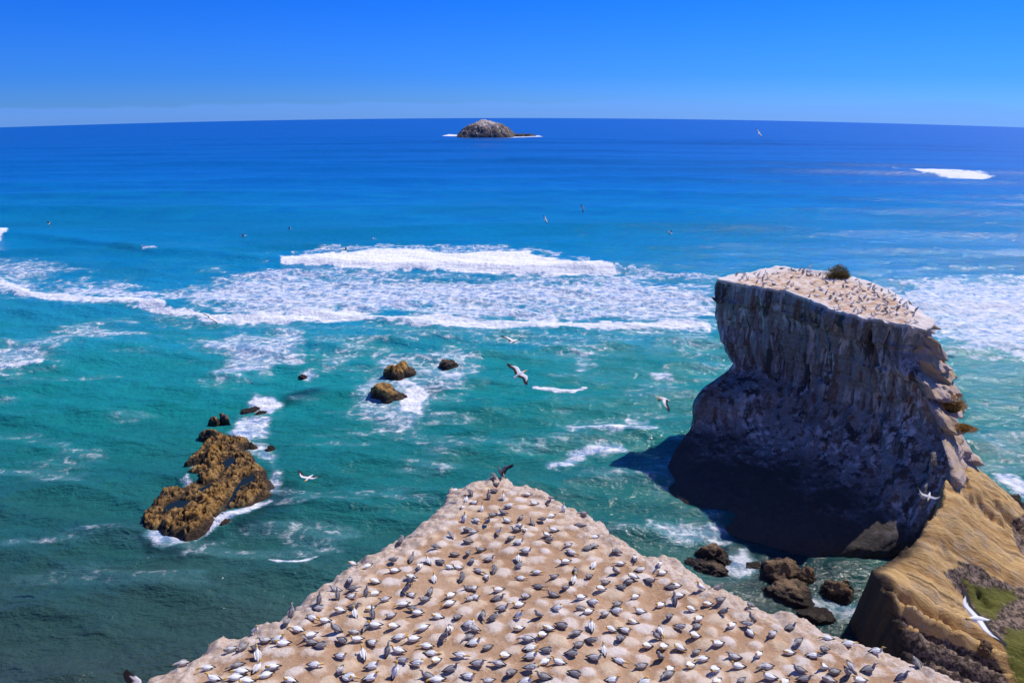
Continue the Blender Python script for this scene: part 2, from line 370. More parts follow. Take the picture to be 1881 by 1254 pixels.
# poly, density, softness (source pixels)
FOAM = [
 ([(515,478),(560,473),(640,468),(690,462),(760,462),(850,467),(970,467),(1010,480),(1060,488),(1125,494),(1130,505),(1060,508),(900,504),(780,502),(650,498),(515,492)], 1.0, 5),
 ([(300,560),(290,540),(420,512),(520,500),(1130,508),(1220,515),(1310,535),(1330,602),(1000,598),(640,582),(400,588)], 0.62, 26),
 ([(420,560),(520,520),(800,545),(1100,560),(1300,580),(1300,604),(1000,598),(640,582),(400,588)], 0.64, 20),
 ([(-60,520),(10,522),(150,516),(290,535),(300,568),(150,556),(60,545),(-40,530)], 0.60, 18),
 ([(-100,480),(0,482),(90,488),(170,508),(40,522),(-60,520)], 0.50, 14),
 ([(-80,670),(40,632),(150,604),(240,590),(265,612),(150,648),(70,672),(0,690),(-80,690)], 0.50, 22),
 ([(365,702),(400,668),(330,655),(430,612),(560,604),(572,640),(540,680),(460,708),(400,710)], 0.54, 22),
 ([(560,606),(800,606),(1290,614),(1310,660),(1200,640),(1000,650),(900,640),(700,640),(570,660)], 0.36, 24),
 ([(590,640),(680,630),(640,680),(590,690)], 0.42, 16),
 ([(1040,640),(1110,640),(1080,690),(1060,700)], 0.42, 14),
 ([(680,785),(650,745),(655,700),(700,650),(790,635),(870,652),(892,684),(850,712),(800,740),(760,785),(720,802)], 0.47, 18),
 ([(738,715),(765,705),(790,725),(770,755),(735,745)], 0.9, 12),
 ([(800,690),(840,672),(885,680),(850,700),(815,705)], 0.75, 12),
 ([(720,694),(750,690),(770,712),(735,712)], 0.85, 8),
 ([(455,742),(470,724),(495,735),(520,745),(500,765),(470,762)], 0.85, 10),
 ([(425,800),(430,765),(500,760),(495,790),(478,812),(440,812)], 0.60, 12),
 ([(450,822),(480,800),(500,830),(520,870),(512,905),(490,905),(490,850)], 0.52, 14),
 ([(262,995),(300,968),(345,978),(345,992),(300,1008)], 0.56, 10),
 ([(348,985),(380,965),(430,950),(470,930),(500,925),(460,950),(400,970),(360,990)], 0.8, 7),
 ([(330,890),(345,880),(360,895),(345,902)], 0.7, 8),
 ([(342,852),(360,848),(375,862),(350,866)], 0.6, 8),
 ([(548,690),(575,684),(590,694),(560,702)], 0.6, 8),
 ([(1560,540),(1690,520),(1750,503),(1881,515),(2300,530),(2300,700),(1881,660),(1800,645),(1700,640),(1620,600)], 0.62, 22),
 ([(1660,560),(1750,562),(1900,566),(2300,575),(2300,590),(1881,580),(1700,572)], 0.80, 10),
 ([(1640,309),(1665,311),(1700,314),(1740,319),(1800,322),(1828,327),(1800,330),(1740,327),(1690,321),(1650,315)], .93, 4),
 ([(495,1032),(520,1034),(550,1032),(580,1024),(600,1018),(575,1034),(540,1043),(510,1042)], 0.92, 6),
 ([(980,713),(1010,716),(1045,718),(1076,712),(1055,723),(1020,723)], 0.88, 5),
 ([(1025,783),(1070,787),(1130,790),(1205,793),(1165,804),(1120,800),(1060,792)], 0.72, 9),
 ([(1012,858),(1040,840),(1085,818),(1150,815),(1150,830),(1090,842),(1050,858)], 0.60, 11),
 ([(1150,770),(1190,772),(1190,786),(1150,782)], 0.5, 8),
 ([(1190,690),(1225,684),(1235,698),(1205,704)], 0.6, 8),
 ([(1190,960),(1240,950),(1310,955),(1350,1000),(1330,1010),(1250,1000),(1200,990)], 0.46, 18),
 ([(1320,1020),(1370,1010),(1410,1040),(1400,1070),(1350,1080),(1320,1060)], 0.50, 16),
 ([(1480,1090),(1600,1110),(1620,1150),(1520,1150),(1470,1120)], 0.44, 16),
 ([(1810,862),(1850,872),(1900,900),(1900,925),(1840,900)], 0.75, 12),
 ([(1790,800),(1881,800),(1900,860),(1830,850)], 0.34, 14),
 ([(-40,428),(15,430),(20,436),(0,446),(-40,450)], 0.9, 5),
 ([(262,462),(285,461),(290,464),(265,465)], 0.72, 3),
 ([(812,249.5),(825,247),(842,248),(842,251),(815,250.8)], .95, 1.6),
 ([(842,250.5),(940,251),(990,249),(998,252),(940,253.5),(850,252.5)], 0.8, 1.8),
]
LINE_B = [(5,527),(60,545),(130,556),(220,563),(285,566),(320,580),(400,591),(520,591),(640,585),(720,593),(850,598),(1000,601),(1100,604),(1300,607)]
FOAM_LINES = [(LINE_B, 8, 0.86), ([(1130,500),(1200,508),(1320,515)], 4, 0.5), ([(540,470),(690,458),(850,463),(970,463),(1080,485)], 5, .5), ([(-40,680),(40,678),(80,672)], 4, .8),
              ([(290,598),(640,604),(1000,612)], 6, 0.30)]
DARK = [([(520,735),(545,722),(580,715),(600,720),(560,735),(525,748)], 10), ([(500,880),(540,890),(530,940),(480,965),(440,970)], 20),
        ([(255,990),(300,1010),(340,1010),(400,985),(330,1025),(270,1020)], 14), ([(750,720),(800,705),(830,715),(780,735)], 10), ([(1300,960),(1450,990),(1650,1090),(1700,1190),(1500,1180),(1300,1080)], 40)]  # dark water, with shadows around the rocks painted into its tint

def build_sea():
    dep = np.radians(np.concatenate([np.arange(3.13, 5.0, 0.035), np.arange(5.0, 12, 0.05), np.arange(12, 52, 0.075), np.arange(52, 80, 1.0)]))
    a = 1/(2*CURV); s = np.tan(dep)
    r = (s - np.sqrt(np.maximum(s*s - 4*a*CAM_Z, 0)))/(2*a)
    r = np.concatenate([[4000, 3300, 2700, 2300, 2050, 1900, 1780, 1700], r])
    th = np.radians(np.concatenate([np.arange(-180, -48, 1.5), np.arange(-48, 48, 0.085), np.arange(48, 180, 1.5)]))
    Rr, Th = np.meshgrid(r, th, indexing='ij')
    X = Rr*np.sin(Th); Y = Rr*np.cos(Th); Z = -(Rr**2)*a
    u, v = proj(X, Y, Z)
    nr, nc = X.shape
    x, y = X.ravel(), Y.ravel(); u, v, rr = u.ravel(), v.ravel(), Rr.ravel()
    near = rr < 900
    # foam density
    jit = (fbm2(x*0.12, y*0.25, 4, 5)-0.5)
    jit2 = (fbm2(x*0.5, y*0.7, 3, 15)-0.5)
    foam = np.zeros(x.shape)
    vs_ = np.clip((v-200)/300.0, 0.08, 1.0)
    for poly, den, soft in FOAM:
        px = [q[0] for q in poly]; py = [q[1] for q in poly]
        b = (u > min(px)-3*soft) & (u < max(px)+3*soft) & (v > min(py)-3*soft) & (v < max(py)+3*soft)
        if not b.any(): continue
        d = sdf(u[b], v[b], poly) + (jit[b]*2.4*soft + jit2[b]*1.6*soft)*vs_[b]
        d = np.where(den > .85, sdf(u[b], v[b], poly) + (jit[b]*2.0+jit2[b]*1.2)*soft*vs_[b], d)
        f = den*sstep(-0.55*soft, 0.55*soft, d) if den > .85 else den*sstep(-soft, soft, d)
        foam[b] = np.maximum(foam[b], f)
    for pts, wd, den in FOAM_LINES:
        px = [q[0] for q in pts]; py = [q[1] for q in pts]
        b = (u > min(px)-40) & (u < max(px)+40) & (v > min(py)-40) & (v < max(py)+40)
        d = dline(u[b], v[b]+2+jit2[b]*9+jit[b]*14, pts)
        foam[b] = np.maximum(foam[b], den*(1-sstep(wd*0.5, wd*1.2, d)))
    # loose flecks and streaks near the shore
    fl = fbm2(x*0.09+40, y*0.3, 4, 71)
    foam = np.maximum(foam, np.clip((fl-0.56)*2.0, 0, 0.30)*sstep(560, 640, v)*(1-sstep(1000, 1200, v)))
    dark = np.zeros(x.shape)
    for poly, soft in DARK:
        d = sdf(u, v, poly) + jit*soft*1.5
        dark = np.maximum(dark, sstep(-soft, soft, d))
    # water colour with depth
    kv = [215, 260, 330, 400, 450, 520, 600, 660, 740, 850, 960, 1080, 1254]
    kc = np.array([(.001,.096,.42),(.001,.112,.43),(.001,.155,.50),(.003,.235,.51),(.004,.25,.52),(.014,.28,.50),(.018,.30,.42),(.014,.28,.31),(.010,.24,.235),(.013,.182,.178),(.018,.145,.138),(.036,.108,.098),(.050,.088,.078)])
    vj = v + jit*130*vs_
    tint = np.stack([np.interp(vj, kv, kc[:, i]) for i in range(3)], 1)
    green = np.clip(fbm2(x*0.015, y*0.04, 3, 33)*2-0.75, 0, 1)*sstep(320, 420, v)*(1-sstep(560, 640, v))
    tint = tint*(1-0.45*green[:, None]) + np.array([.004,.13,.17])*0.45*green[:, None]
    left = sstep(700, 200, u)*sstep(800, 1000, v)
    tint = tint*(1-0.35*left[:, None]) + np.array([.022,.055,.050])*0.35*left[:, None]
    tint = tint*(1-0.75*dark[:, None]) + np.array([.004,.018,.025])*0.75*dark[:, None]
    # shape: swell, shoaling waves, breakers, chop
    z = Z.ravel().copy()
    wob = 14*(fbm2(x*0.006, y*0.006, 3, 2)-0.5) + 26*(fbm2(x*0.0016, y*0.0016, 2, 9)-0.5)
    yy = y + wob + x*x*0.0002
    env = 0.3+1.3*sstep(.3, .75, fbm2(x*0.0035+3, y*0.022, 3, 4))
    def crest(ph, p=2.2): return ((1+np.sin(ph))/2)**p
    far = sstep(170, 260, rr)*(1-sstep(450, 800, rr))
    z += far*env*(1.5*crest(2*np.pi*yy/41.0, 2.6) + 0.5*crest(2*np.pi*(yy*0.99+x*0.12)/23.0+1.3))
    mid = sstep(105, 135, rr)*(1-sstep(210, 300, rr))
    z += mid*env*1.0*crest(2*np.pi*(yy)/27.0+0.8, 2.5)
    ne = 1-sstep(150, 260, rr)
    yd = y - 0.18*x + 0.6*wob
    z += ne*(0.52*crest(2*np.pi*yd/10.5, 1.8) + 0.26*crest(2*np.pi*(yd+0.5*x)/5.6+2))*(0.3+1.4*fbm2(x*0.05, y*0.09, 3, 6))
    z += ne*0.62*(fbm2(x*0.22, y*0.5, 5, 8, .55)-0.5)
    z += (1-ne)*(1-sstep(450, 900, rr))*0.45*(fbm2(x*0.05, y*0.16, 4, 18)-0.5)
    cb = np.interp(u, [q[0] for q in LINE_B], [q[1] for q in LINE_B]); inb = sstep(-60, 20, u)*(1-sstep(1290, 1330, u))
    dB = cb - v
    z += inb*np.where(dB > 0, np.exp(-np.maximum(dB, 0)/30.0), np.exp(np.minimum(dB, 0)/5.0))*0.42*(.5+fbm2(x*.12, y*.02, 2, 44))
    ca = np.interp(u, [-60,0,60,130,200,280,400,515,780,1130,1200,1330], [446,444,446,452,461,472,480,491,503,506,510,520]); ina = (1-sstep(1250, 1340, u))
    dA = ca - v; Ha = np.interp(u, [0, 200, 515, 1130, 1250], [1.0, 1.1, 1.3, 1.1, .5])
    z += ina*np.where(dA > 0, np.exp(-np.maximum(dA-8, 0)/20.0)*sstep(0, 8, dA), 0)*Ha
    z += foam**2*0.3*(fbm2(x*1.3, y*1.3, 4, 40, .65)-0.40)*sstep(.6, .95, foam)
    chop = np.interp(rr, [0, 60, 150, 400, 1000], [1.0, 1.0, 0.85, 0.34, 0.22])
    V = np.stack([x, y, z], 1)
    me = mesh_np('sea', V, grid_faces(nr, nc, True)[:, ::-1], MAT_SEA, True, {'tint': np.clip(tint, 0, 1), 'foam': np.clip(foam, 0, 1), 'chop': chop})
    link('sea', me, kind='structure')
build_sea()

# ------------------------------------------------------------------ headland with the colony
def zp0(y): return 28.0 - 0.1875*(y-15.5)
def PH(px, py):
    d = ray(px, py)                               # meets the sloping top
    t = (28.0 + 0.1875*15.5 - CAM_Z)/(d[2] + 0.1875*d[1])
    return (d[0]*t, d[1]*t)
HEAD_PX = [(262,1254),(300,1222),(332,1206),(370,1192),(402,1168),(440,1156),(470,1142),(500,1136),(532,1112),(560,1083),(585,1072),(612,1052),(638,1030),(660,1012),(690,1004),(716,992),(740,972),(770,950),(800,932),(818,912),(830,890),(850,882),(872,874),(900,867),(925,868),(948,878),(980,886),(1005,897),(1040,915),(1068,928),(1092,946),(1110,958),(1126,980),(1160,990),(1185,1006),(1218,1012),(1252,1026),(1280,1046),(1312,1066),(1355,1078),(1402,1096),(1440,1112),(1470,1126),(1510,1132),(1542,1146),(1580,1158),(1622,1172),(1660,1182),(1692,1194),(1740,1222),(1800,1250)]
HEAD = [PH(*q) for q in HEAD_PX] + [(19, 10), (27, 2), (34, -14), (34, -30), (-36, -30), (-34, -12), (-24, 4), (-16, 11)]
# nest mounds on a jittered hexagonal pattern
NESTS = []
_row = 0; _y = -4.0
while _y < 33.5:
    _x = -26.0 + (0.40 if _row % 2 else 0)
    while _x < 30:
        NESTS.append((_x + random.uniform(-.2, .2), _y + random.uniform(-.18, .18), random.uniform(.25, .39), random.uniform(.75, 1), random.random()**1.6, random.uniform(0.8, 1.35)))
        _x += 0.82
    _y += 0.74; _row += 1
NESTS = np.array(NESTS)
_nd = sdf(NESTS[:, 0], NESTS[:, 1], HEAD)
NESTS = NESTS[(_nd > 0.8) & (RNG.random(len(NESTS)) < 0.95)]
_bin = {}
for i, q in enumerate(NESTS): _bin.setdefault((int(q[0]//2), int(q[1]//2)), []).append(i)

def head_z(x, y, want=False):
    d = sdf(x, y, HEAD)
    d = d + 0.6*(fbm2(x*1.0, y*1.0, 4, 51)-0.5)
    base = zp0(y) + 0.5*(fbm2(x*0.12, y*0.12, 3, 52)-0.5) + 0.16*(fbm2(x*0.9, y*0.9, 3, 53)-0.5) + 0.035*(fbm2(x*5, y*5, 3, 54)-0.5)
    rim = 1-sstep(0.1, 2.6, d)
    base = base + rim*0.55*(np.abs(fbm2(x*0.9, y*0.9, 5, 55, 0.62)-0.5)*2-.25) - 0.35*(1-np.clip(d/0.9, 0, 1))**2
    nest = np.zeros(x.shape); hue = np.zeros(x.shape)
    bx = (x//2).astype(int); by = (y//2).astype(int)
    order = np.lexsort((by.ravel(), bx.ravel())); kx, ky = bx.ravel()[order], by.ravel()[order]
    xs, ys = x.ravel(), y.ravel(); nf, hf, zf = nest.ravel(), hue.ravel(), np.zeros(x.size)
    wobn = (0.72+.56*fbm2(xs*3.1, ys*3.1, 2, 58))
    if x.size:
        cut = np.flatnonzero(np.r_[True, (np.diff(kx) != 0) | (np.diff(ky) != 0)]); cut = np.r_[cut, len(order)]
        for a, b in zip(cut[:-1], cut[1:]):
            idx = order[a:b]; cx, cy = kx[a], ky[a]
            ids = [i for p in (-1, 0, 1) for q in (-1, 0, 1) for i in _bin.get((cx+p, cy+q), ())]
            for i in ids:
                nx, ny, nrad, amt, hh, asp = NESTS[i]
                dd = np.hypot((xs[idx]-nx)/asp, ys[idx]-ny)/nrad*wobn[idx]
                near = dd < 1.6
                if not near.any(): continue
                ii = idx[near]; dd = dd[near]
                bump_ = np.exp(-dd**2*1.6)*0.14 - np.exp(-(dd/0.40)**2)*0.07
                zf[ii] = np.maximum(zf[ii], bump_*amt)
                m = np.exp(-(dd/0.95)**3)*amt
                hf[ii] = np.where(m > nf[ii], hh, hf[ii]); nf[ii] = np.maximum(nf[ii], m)
    base = base + zf.reshape(x.shape)*sstep(0.2, 1.0, d)
    out = np.maximum(-d, 0)
    z = base - out*1.2 - np.maximum(out-0.15, 0)*5.0*(0.8+0.4*fbm2(x*.5, y*.5, 3, 56)) + out*0.6*(fbm2(x*0.7, y*0.7, 3, 57)-0.5)
    if want: return z, nf.reshape(x.shape), hf.reshape(x.shape), rim, d
    return z
def build_headland():
    gx = np.concatenate([np.arange(-44, -26, .5), np.arange(-26, 30, .085), np.arange(30, 44, .5)]); gy = np.concatenate([np.arange(-38, 8, .5), np.arange(8, 39, .085)])
    X, Y = np.meshgrid(gx, gy)
    z, ne, hu, rim, d = head_z(X, Y, True)
    z = np.maximum(z, -3.0)
    keep = (d > -9).ravel()
    Fc = grid_faces(len(gy), len(gx)); Fc = Fc[keep[Fc].all(1)]
    used = np.unique(Fc); mp = np.zeros(X.size, int); mp[used] = np.arange(len(used))
    V = np.stack([X.ravel(), Y.ravel(), z.ravel()], 1)[used]
    me = mesh_np('headland', V, mp[Fc], MAT_TOP, True, {'nest': ne.ravel()[used], 'nest_hue': hu.ravel()[used], 'rim': rim.ravel()[used]})
    link('headland', me, kind='structure')
build_headland()

# ------------------------------------------------------------------ the sea stack
def build_stack():
    LV = [
     (21.0, [(1318,512),(1440,533),(1570,578),(1700,605),(1717,588),(1648,540),(1560,506),(1430,489)]),
     (19.4, [(1315,533),(1438,556),(1570,600),(1692,628),(1719,618),(1655,560),(1560,525),(1430,508)]),
     (18.0, [(1313,552),(1437,574),(1570,620),(1680,648),(1724,640),(1660,580),(1560,543),(1430,525)]),
     (16.0, [(1313,578),(1440,600),(1572,648),(1688,698),(1730,668),(1670,610),(1565,568),(1430,550)]),
     (14.2, [(1315,600),(1442,624),(1572,675),(1704,726),(1748,694),(1680,634),(1570,590),(1430,572)]),
     (12.5, [(1320,626),(1444,646),(1572,700),(1722,762),(1755,728),(1690,660),(1572,612),(1430,594)]),
     (10.8, [(1325,648),(1446,668),(1572,722),(1728,792),(1773,762),(1700,690),(1580,634),(1430,616)]),
     (9.2,  [(1340,670),(1447,690),(1570,744),(1742,850),(1768,790),(1705,715),(1585,656),(1430,640)]),
     (8.5,  [(1332,682),(1446,702),(1568,756),(1745,874),(1768,802),(1706,724),(1585,664),(1430,648)]),
     (7.7,  [(1290,716),(1438,722),(1566,772),(1746,893),(1772,816),(1708,736),(1586,674),(1425,660)]),
     (6.8,  [(1274,738),(1430,738),(1564,790),(1744,912),(1778,832),(1712,750),(1588,684),(1415,676)]),
     (6.0,  [(1270,750),(1424,752),(1562,812),(1738,930),(1786,850),(1716,764),(1590,694),(1405,690)]),
     (4.4,  [(1268,770),(1412,786),(1562,858),(1718,962),(1790,872),(1722,780),(1594,715),(1395,715)]),
     (3.2,  [(1264,790),(1400,816),(1556,902),(1704,983),(1795,895),(1730,800),(1600,735),(1385,735)]),
     (2.3,  [(1248,815),(1378,862),(1540,950),(1690,1000),(1797,915),(1735,815),(1604,750),(1375,750)]),
     (1.2,  [(1230,845),(1345,925),(1515,996),(1672,1016),(1799,930),(1740,832),(1607,762),(1367,762)]),
     (0.0,  [(1217,880),(1322,976),(1500,1026),(1655,1032),(1800,945),(1745,850),(1610,775),(1360,775)]),
     (-3.0, [(1195,930),(1315,1025),(1490,1078),(1640,1078),(1810,990),(1760,890),(1620,815),(1340,810)]),
    ][::-1]
    zs = np.array([l[0] for l in LV]); K = np.array([[P(px, py, z)[:2] for px, py in pts] for z, pts in LV])     # level, key, xy
    keyseg = [70, 70, 70, 34, 30, 24, 34, 34]
    MZ = 190; zz = np.concatenate([np.linspace(-3, 21, MZ)])
    Kz = np.stack([np.stack([np.interp(zz, zs, K[:, j, c]) for c in (0, 1)], -1) for j in range(8)], 1)          # MZ, 8, 2
    rings, front, seg = [], [], []
    for j in range(8):
        n = keyseg[j]; p0, p1, p2, p3 = Kz[:, j-1], Kz[:, j], Kz[:, (j+1) % 8], Kz[:, (j+2) % 8]
        for i in range(n):
            t = i/n
            lin = p1*(1-t)+p2*t
            cr = 0.5*((2*p1)+(-p0+p2)*t+(2*p0-5*p1+4*p2-p3)*t*t+(-p0+3*p1-3*p2+p3)*t**3)
            rings.append(lin*0.65+cr*0.35); seg.append(j+t)
    Rg = np.stack(rings, 1); seg = np.array(seg); N = Rg.shape[1]
    tan = np.roll(Rg, -1, 1)-np.roll(Rg, 1, 1)
    nrm = np.stack([tan[..., 1], -tan[..., 0]], -1); nrm /= np.linalg.norm(nrm, axis=-1, keepdims=True)+1e-9
    X, Y = Rg[..., 0], Rg[..., 1]; Zg = np.repeat(zz[:, None], N, 1)
    # arc position along the face
    s = np.concatenate([[0], np.cumsum(np.linalg.norm(np.diff(Rg[120], axis=0), axis=1))])[None, :].repeat(MZ, 0)
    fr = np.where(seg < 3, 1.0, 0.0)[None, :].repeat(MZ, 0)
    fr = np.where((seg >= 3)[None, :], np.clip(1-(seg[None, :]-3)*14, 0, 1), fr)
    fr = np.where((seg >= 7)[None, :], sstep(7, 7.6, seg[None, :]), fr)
    up = sstep(2.2, 4.6, Zg)
    warp = 2.0*(fbm3(X*.15, Y*.15, Zg*.12, 3, 61)-.5)
    ribs = 1-np.abs(2*fbm2((s+warp)*0.48, Zg*0.03, 3, 62, .55)-1)**0.8
    ribs2 = fbm2((s+warp)*1.9, Zg*0.07, 3, 63)
    amt = sstep(0.30, 0.62, fbm2(s*0.12+5, Zg*0.10, 3, 64))
    body = 0.8*(fbm3(X*.16, Y*.16, Zg*.16, 4, 65)-.5)
    disp = fr*(up*(1.7*(ribs-.55)*(0.3+0.9*amt) + 0.9*(ribs2-.5)) + body*(0.5+0.5*up) - 0.75*sstep(18.6, 17.6, Zg + 1.2*(fbm2(s*.3, s*0, 2, 90)-.5))*up + 0.35*(fbm2(s*1.5, Zg*1.2, 3, 66)-.5))
    # deep vertical clefts
    for c0, wd, dp in ((5.2, .35, .9), (17.0, .5, .8), (20.6, .6, 1.2), (12.5, .3, .6)):
        disp -= fr*up*dp*np.exp(-((s+warp*.5-c0)/wd)**2)*sstep(20.5, 18, Zg)*(0.4+fbm2(s*.2, Zg*.3, 2, 67))
    # a bright ledge low on the face
    disp += fr*0.9*np.exp(-((s-13.5)/1.3)**2)*sstep(10.4, 10.2, Zg)*sstep(7.5, 9.6, Zg)
    disp += fr*1.0*np.exp(-((s-24.5)/2.2)**2)*sstep(7.2, 6.6, Zg)*sstep(2.5, 5.5, Zg)
    disp += fr*0.8*(noise2(np.floor((s+warp)/3.4), np.floor((Zg+1.2*noise2(np.floor((s+warp)/3.4), s*0, 97))/3.1), 98)-.5)*up
    # ledges of the end face
    side = 1-fr; end = np.where((seg >= 3) & (seg < 5.3), 1.0, 0.0)[None, :]
    zt = Zg + 0.35*(s-s.mean()) + 2.4*(fbm3(X*.35, Y*.35, Zg*.12, 3, 68)-.5)
    blk = noise2(np.floor(zt/1.55), np.floor((s+2*noise2(np.floor(zt/1.55), s*0, 86))/2.6), 85); blk2 = noise2(np.floor(zt/.62), np.floor(s/1.3), 87)
    fz = (zt/1.55) % 1.0
    disp += side*(1.1*(fbm3(X*.4, Y*.4, Zg*.45, 4, 69)-.5) + end*(1.5*(blk-.5) + .5*(blk2-.5) + .5*(.5-fz))*sstep(21, 19.5, Zg))
    disp *= sstep(21.05, 19.8, Zg)*0.65+0.35
    disp += fr*0.5*(fbm2(s*0.9, Zg*.4, 4, 89, .6)-.5)*sstep(18.5, 20.5, Zg)
    V = np.stack([X+nrm[..., 0]*disp, Y+nrm[..., 1]*disp, Zg + 0.12*(fbm2(X*1.2, Y*1.2, 3, 70)-.5) + 0.7*(fbm2(s*.55, s*0+3, 4, 72, .6)-.55)*sstep(18.5, 21, Zg)], -1)
    # cap
    topr = V[-1]; cen = topr.mean(0); CAP = 46; caps = []
    for i in range(1, CAP+1):
        t = i/CAP; q = topr*(1-t)+cen*t
        caps.append(q)
    C = np.stack(caps, 0)
    def topz(x, y):
        z = 21.0 + 0.5*(fbm2(x*.25, y*.25, 3, 81)-.5) + 0.25*(fbm2(x*1.3, y*1.3, 3, 82)-.5)
        kx, ky, _ = P(1478, 488, 21.3); kx2, ky2, _ = P(1520, 496, 21.3)
        d = dline(np.asarray(x), np.asarray(y), [(kx-0.5, ky), (kx2, ky2)])
        return z + 0.75*(1-sstep(0.5, 1.6, d))
    tt = np.linspace(0, 1, CAP+1)[1:, None]
    C[..., 2] = topr[None, :, 2]*(1-sstep(0, .14, tt)) + topz(C[..., 0], C[..., 1])*sstep(0, .14, tt)
    A = np.concatenate([V, C], 0)
    nr = A.shape[0]
    top = np.concatenate([sstep(20.5, 20.95, Zg), np.ones((CAP, N))], 0)
    rim = np.concatenate([np.ones((MZ, N)), np.repeat(1-sstep(0.05, .3, tt), N, 1)], 0)
    frA = np.concatenate([fr, np.ones((CAP, N))], 0)
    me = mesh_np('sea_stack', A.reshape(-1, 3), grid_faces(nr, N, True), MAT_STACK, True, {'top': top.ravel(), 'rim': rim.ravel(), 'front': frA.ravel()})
    link('sea_stack', me, 'tall flat-topped rock stack with a dark shaded cliff face and gannets on its pale top', 'sea stack')
    return topz, [tuple(q[:2]) for q in topr], V, seg, zz
STACK_TOPZ, STACK_POLY, STACK_V, STACK_SEG, STACK_ZZ = build_stack()

# ------------------------------------------------------------------ sandstone shelf at the foot of the stack
def build_shelf():
    cps = [(1585,1046,6.2),(1640,1030,6.6),(1700,1000,7.4),(1740,930,8.2),(1775,880,6.8),(1800,862,5.2),(1600,1100,5.5),(1622,1165,4.6),(1700,1190,3.8),
           (1640,1080,6.2),(1680,1130,5.0),(1720,1060,6.0),(1760,1000,5.6),(1800,940,4.8),(1840,900,2.4),(1881,925,0.4),(1881,1000,2.6),(1840,1010,4.0),
           (1770,1090,3.6),(1800,1120,3.0),(1860,1090,2.6),(1881,1180,2.4),(1800,1200,2.6),(1760,1160,4.2),(1881,1254,2.4),(1800,1240,2.2),(2000,1050,1.6),(2000,1254,2.2),(2050,940,-.6),(2200,1150,0.6),(1700,1254,2.5),(2000,1500,2.5)]
    W = np.array([P(a, b, c) for a, b, c in cps])
    D = np.linalg.norm(W[:, None, :2]-W[None, :, :2], axis=-1)
    phi = lambda d: np.where(d > 0, d*d*np.log(d+1e-9), 0)
    n = len(W); A = np.zeros((n+3, n+3)); A[:n, :n] = phi(D)+np.eye(n)*0.8; A[:n, n] = 1; A[:n, n+1:] = W[:, :2]; A[n:, :n] = A[:n, n:].T
    w = np.linalg.solve(A, np.r_[W[:, 2], 0, 0, 0])
    gx, gy = np.arange(20, 92, .2), np.arange(22, 84, .2); X, Y = np.meshgrid(gx, gy)
    Z = w[n] + w[n+1]*X + w[n+2]*Y
    for i in range(n): Z = Z + w[i]*phi(np.hypot(X-W[i, 0], Y-W[i, 1]))
    Z = np.clip(Z, -3, 8.5)
    out_px = [(1602,1046,6.2),(1645,1022,6.6),(1698,985,7),(1728,925,8),(1745,880,8),(1790,835,5.8),(1820,866,3.5),(1870,905,.6),(1960,950,.2),(2100,1010,.2),(2300,1150,.2),(2300,1500,2),(1800,1420,2),(1700,1290,2.2),(1665,1215,3.6),(1648,1165,4.6),(1637,1140,5),(1626,1105,5.4),(1611,1078,5.8)]
    OUT = [P(a, b, c)[:2] for a, b, c in out_px]
    d = sdf(X, Y, OUT) + 0.9*(fbm2(X*.45, Y*.45, 4, 91)-.5)
    # bedding: strike runs from the upper left to the lower right of the view
    ang = math.radians(-38); bed = X*math.sin(-ang)+Y*math.cos(ang) + 0.9*Z + 3.0*(fbm2(X*.09, Y*.09, 3, 92)-.5)
    stp = ((bed+1.3*fbm2(bed*.4, X*.05, 2, 96))/2.3) % 1.0; stp2 = (bed/0.55) % 1.0
    amp = sstep(.3, .65, fbm2(X*.1, Y*.1, 3, 93))
    Z = Z + 1.15*amp*(sstep(0, .82, stp)*(1-sstep(.86, 1.0, stp))-.5) + .16*amp*(sstep(0, .8, stp2)*(1-sstep(.85, 1, stp2))-.5) + 1.4*(fbm2(X*.2, Y*.2, 5, 94, .55)-.5) + .45*(fbm2(X*1.1, Y*1.1, 4, 95)-.5) - 0.7*sstep(.62, .78, fbm2(X*.28+9, Y*.28, 4, 99))
    Z = np.where(d < 0, Z + d*9.0, Z - .35*(1-np.clip(d/1.2, 0, 1))**2)
    Z = np.maximum(Z, -3.0)
    u, v = proj(X, Y, Z)
    def mk(polys):
        m = np.zeros(X.shape)
        for poly, soft in polys: m = np.maximum(m, sstep(-soft, soft, sdf(u, v, poly)))
        return m
    algae = mk([([(1760,1055),(1800,1075),(1850,1080),(1881,1095),(1840,1115),(1830,1140),(1790,1125),(1775,1085)], 14), ([(1845,1150),(1881,1155),(1960,1200),(1960,1330),(1860,1250),(1840,1180)], 14)])
    grey = mk([([(1735,1050),(1760,1040),(1881,1080),(2000,1100),(2000,1400),(1900,1300),(1840,1180),(1790,1130)], 16), ([(1635,1150),(1700,1160),(1760,1185),(1830,1210),(1881,1300),(1780,1300),(1640,1200)], 14), ([(1640,1125),(1665,1135),(1672,1155),(1650,1150)], 10),
               ([(1855,960),(1881,945),(2000,960),(2000,1080),(1870,1010)], 14), ([(1750,1025),(1800,1040),(1830,1070),(1790,1060)], 8), ([(1815,865),(1881,900),(1960,950),(1881,930)], 8)])
    cliff = sstep(1720, 1660, u)*(1-sstep(0.2, 1.5, d+.8*(fbm2(X*.8, Y*.8, 3, 121)-.5)))  # mask for the stack's shade, painted dark onto the left drop
    keep = (d > -4).ravel(); Fc = grid_faces(len(gy), len(gx)); Fc = Fc[keep[Fc].all(1)]
    used = np.unique(Fc); mp = np.zeros(X.size, int); mp[used] = np.arange(len(used))
    V = np.stack([X.ravel(), Y.ravel(), Z.ravel()], 1)[used]
    me = mesh_np('rock_shelf', V, mp[Fc], MAT_SHELF, True, {'bed': bed.ravel()[used], 'grey': grey.ravel()[used], 'algae': algae.ravel()[used], 'cliff_shade': cliff.ravel()[used]})
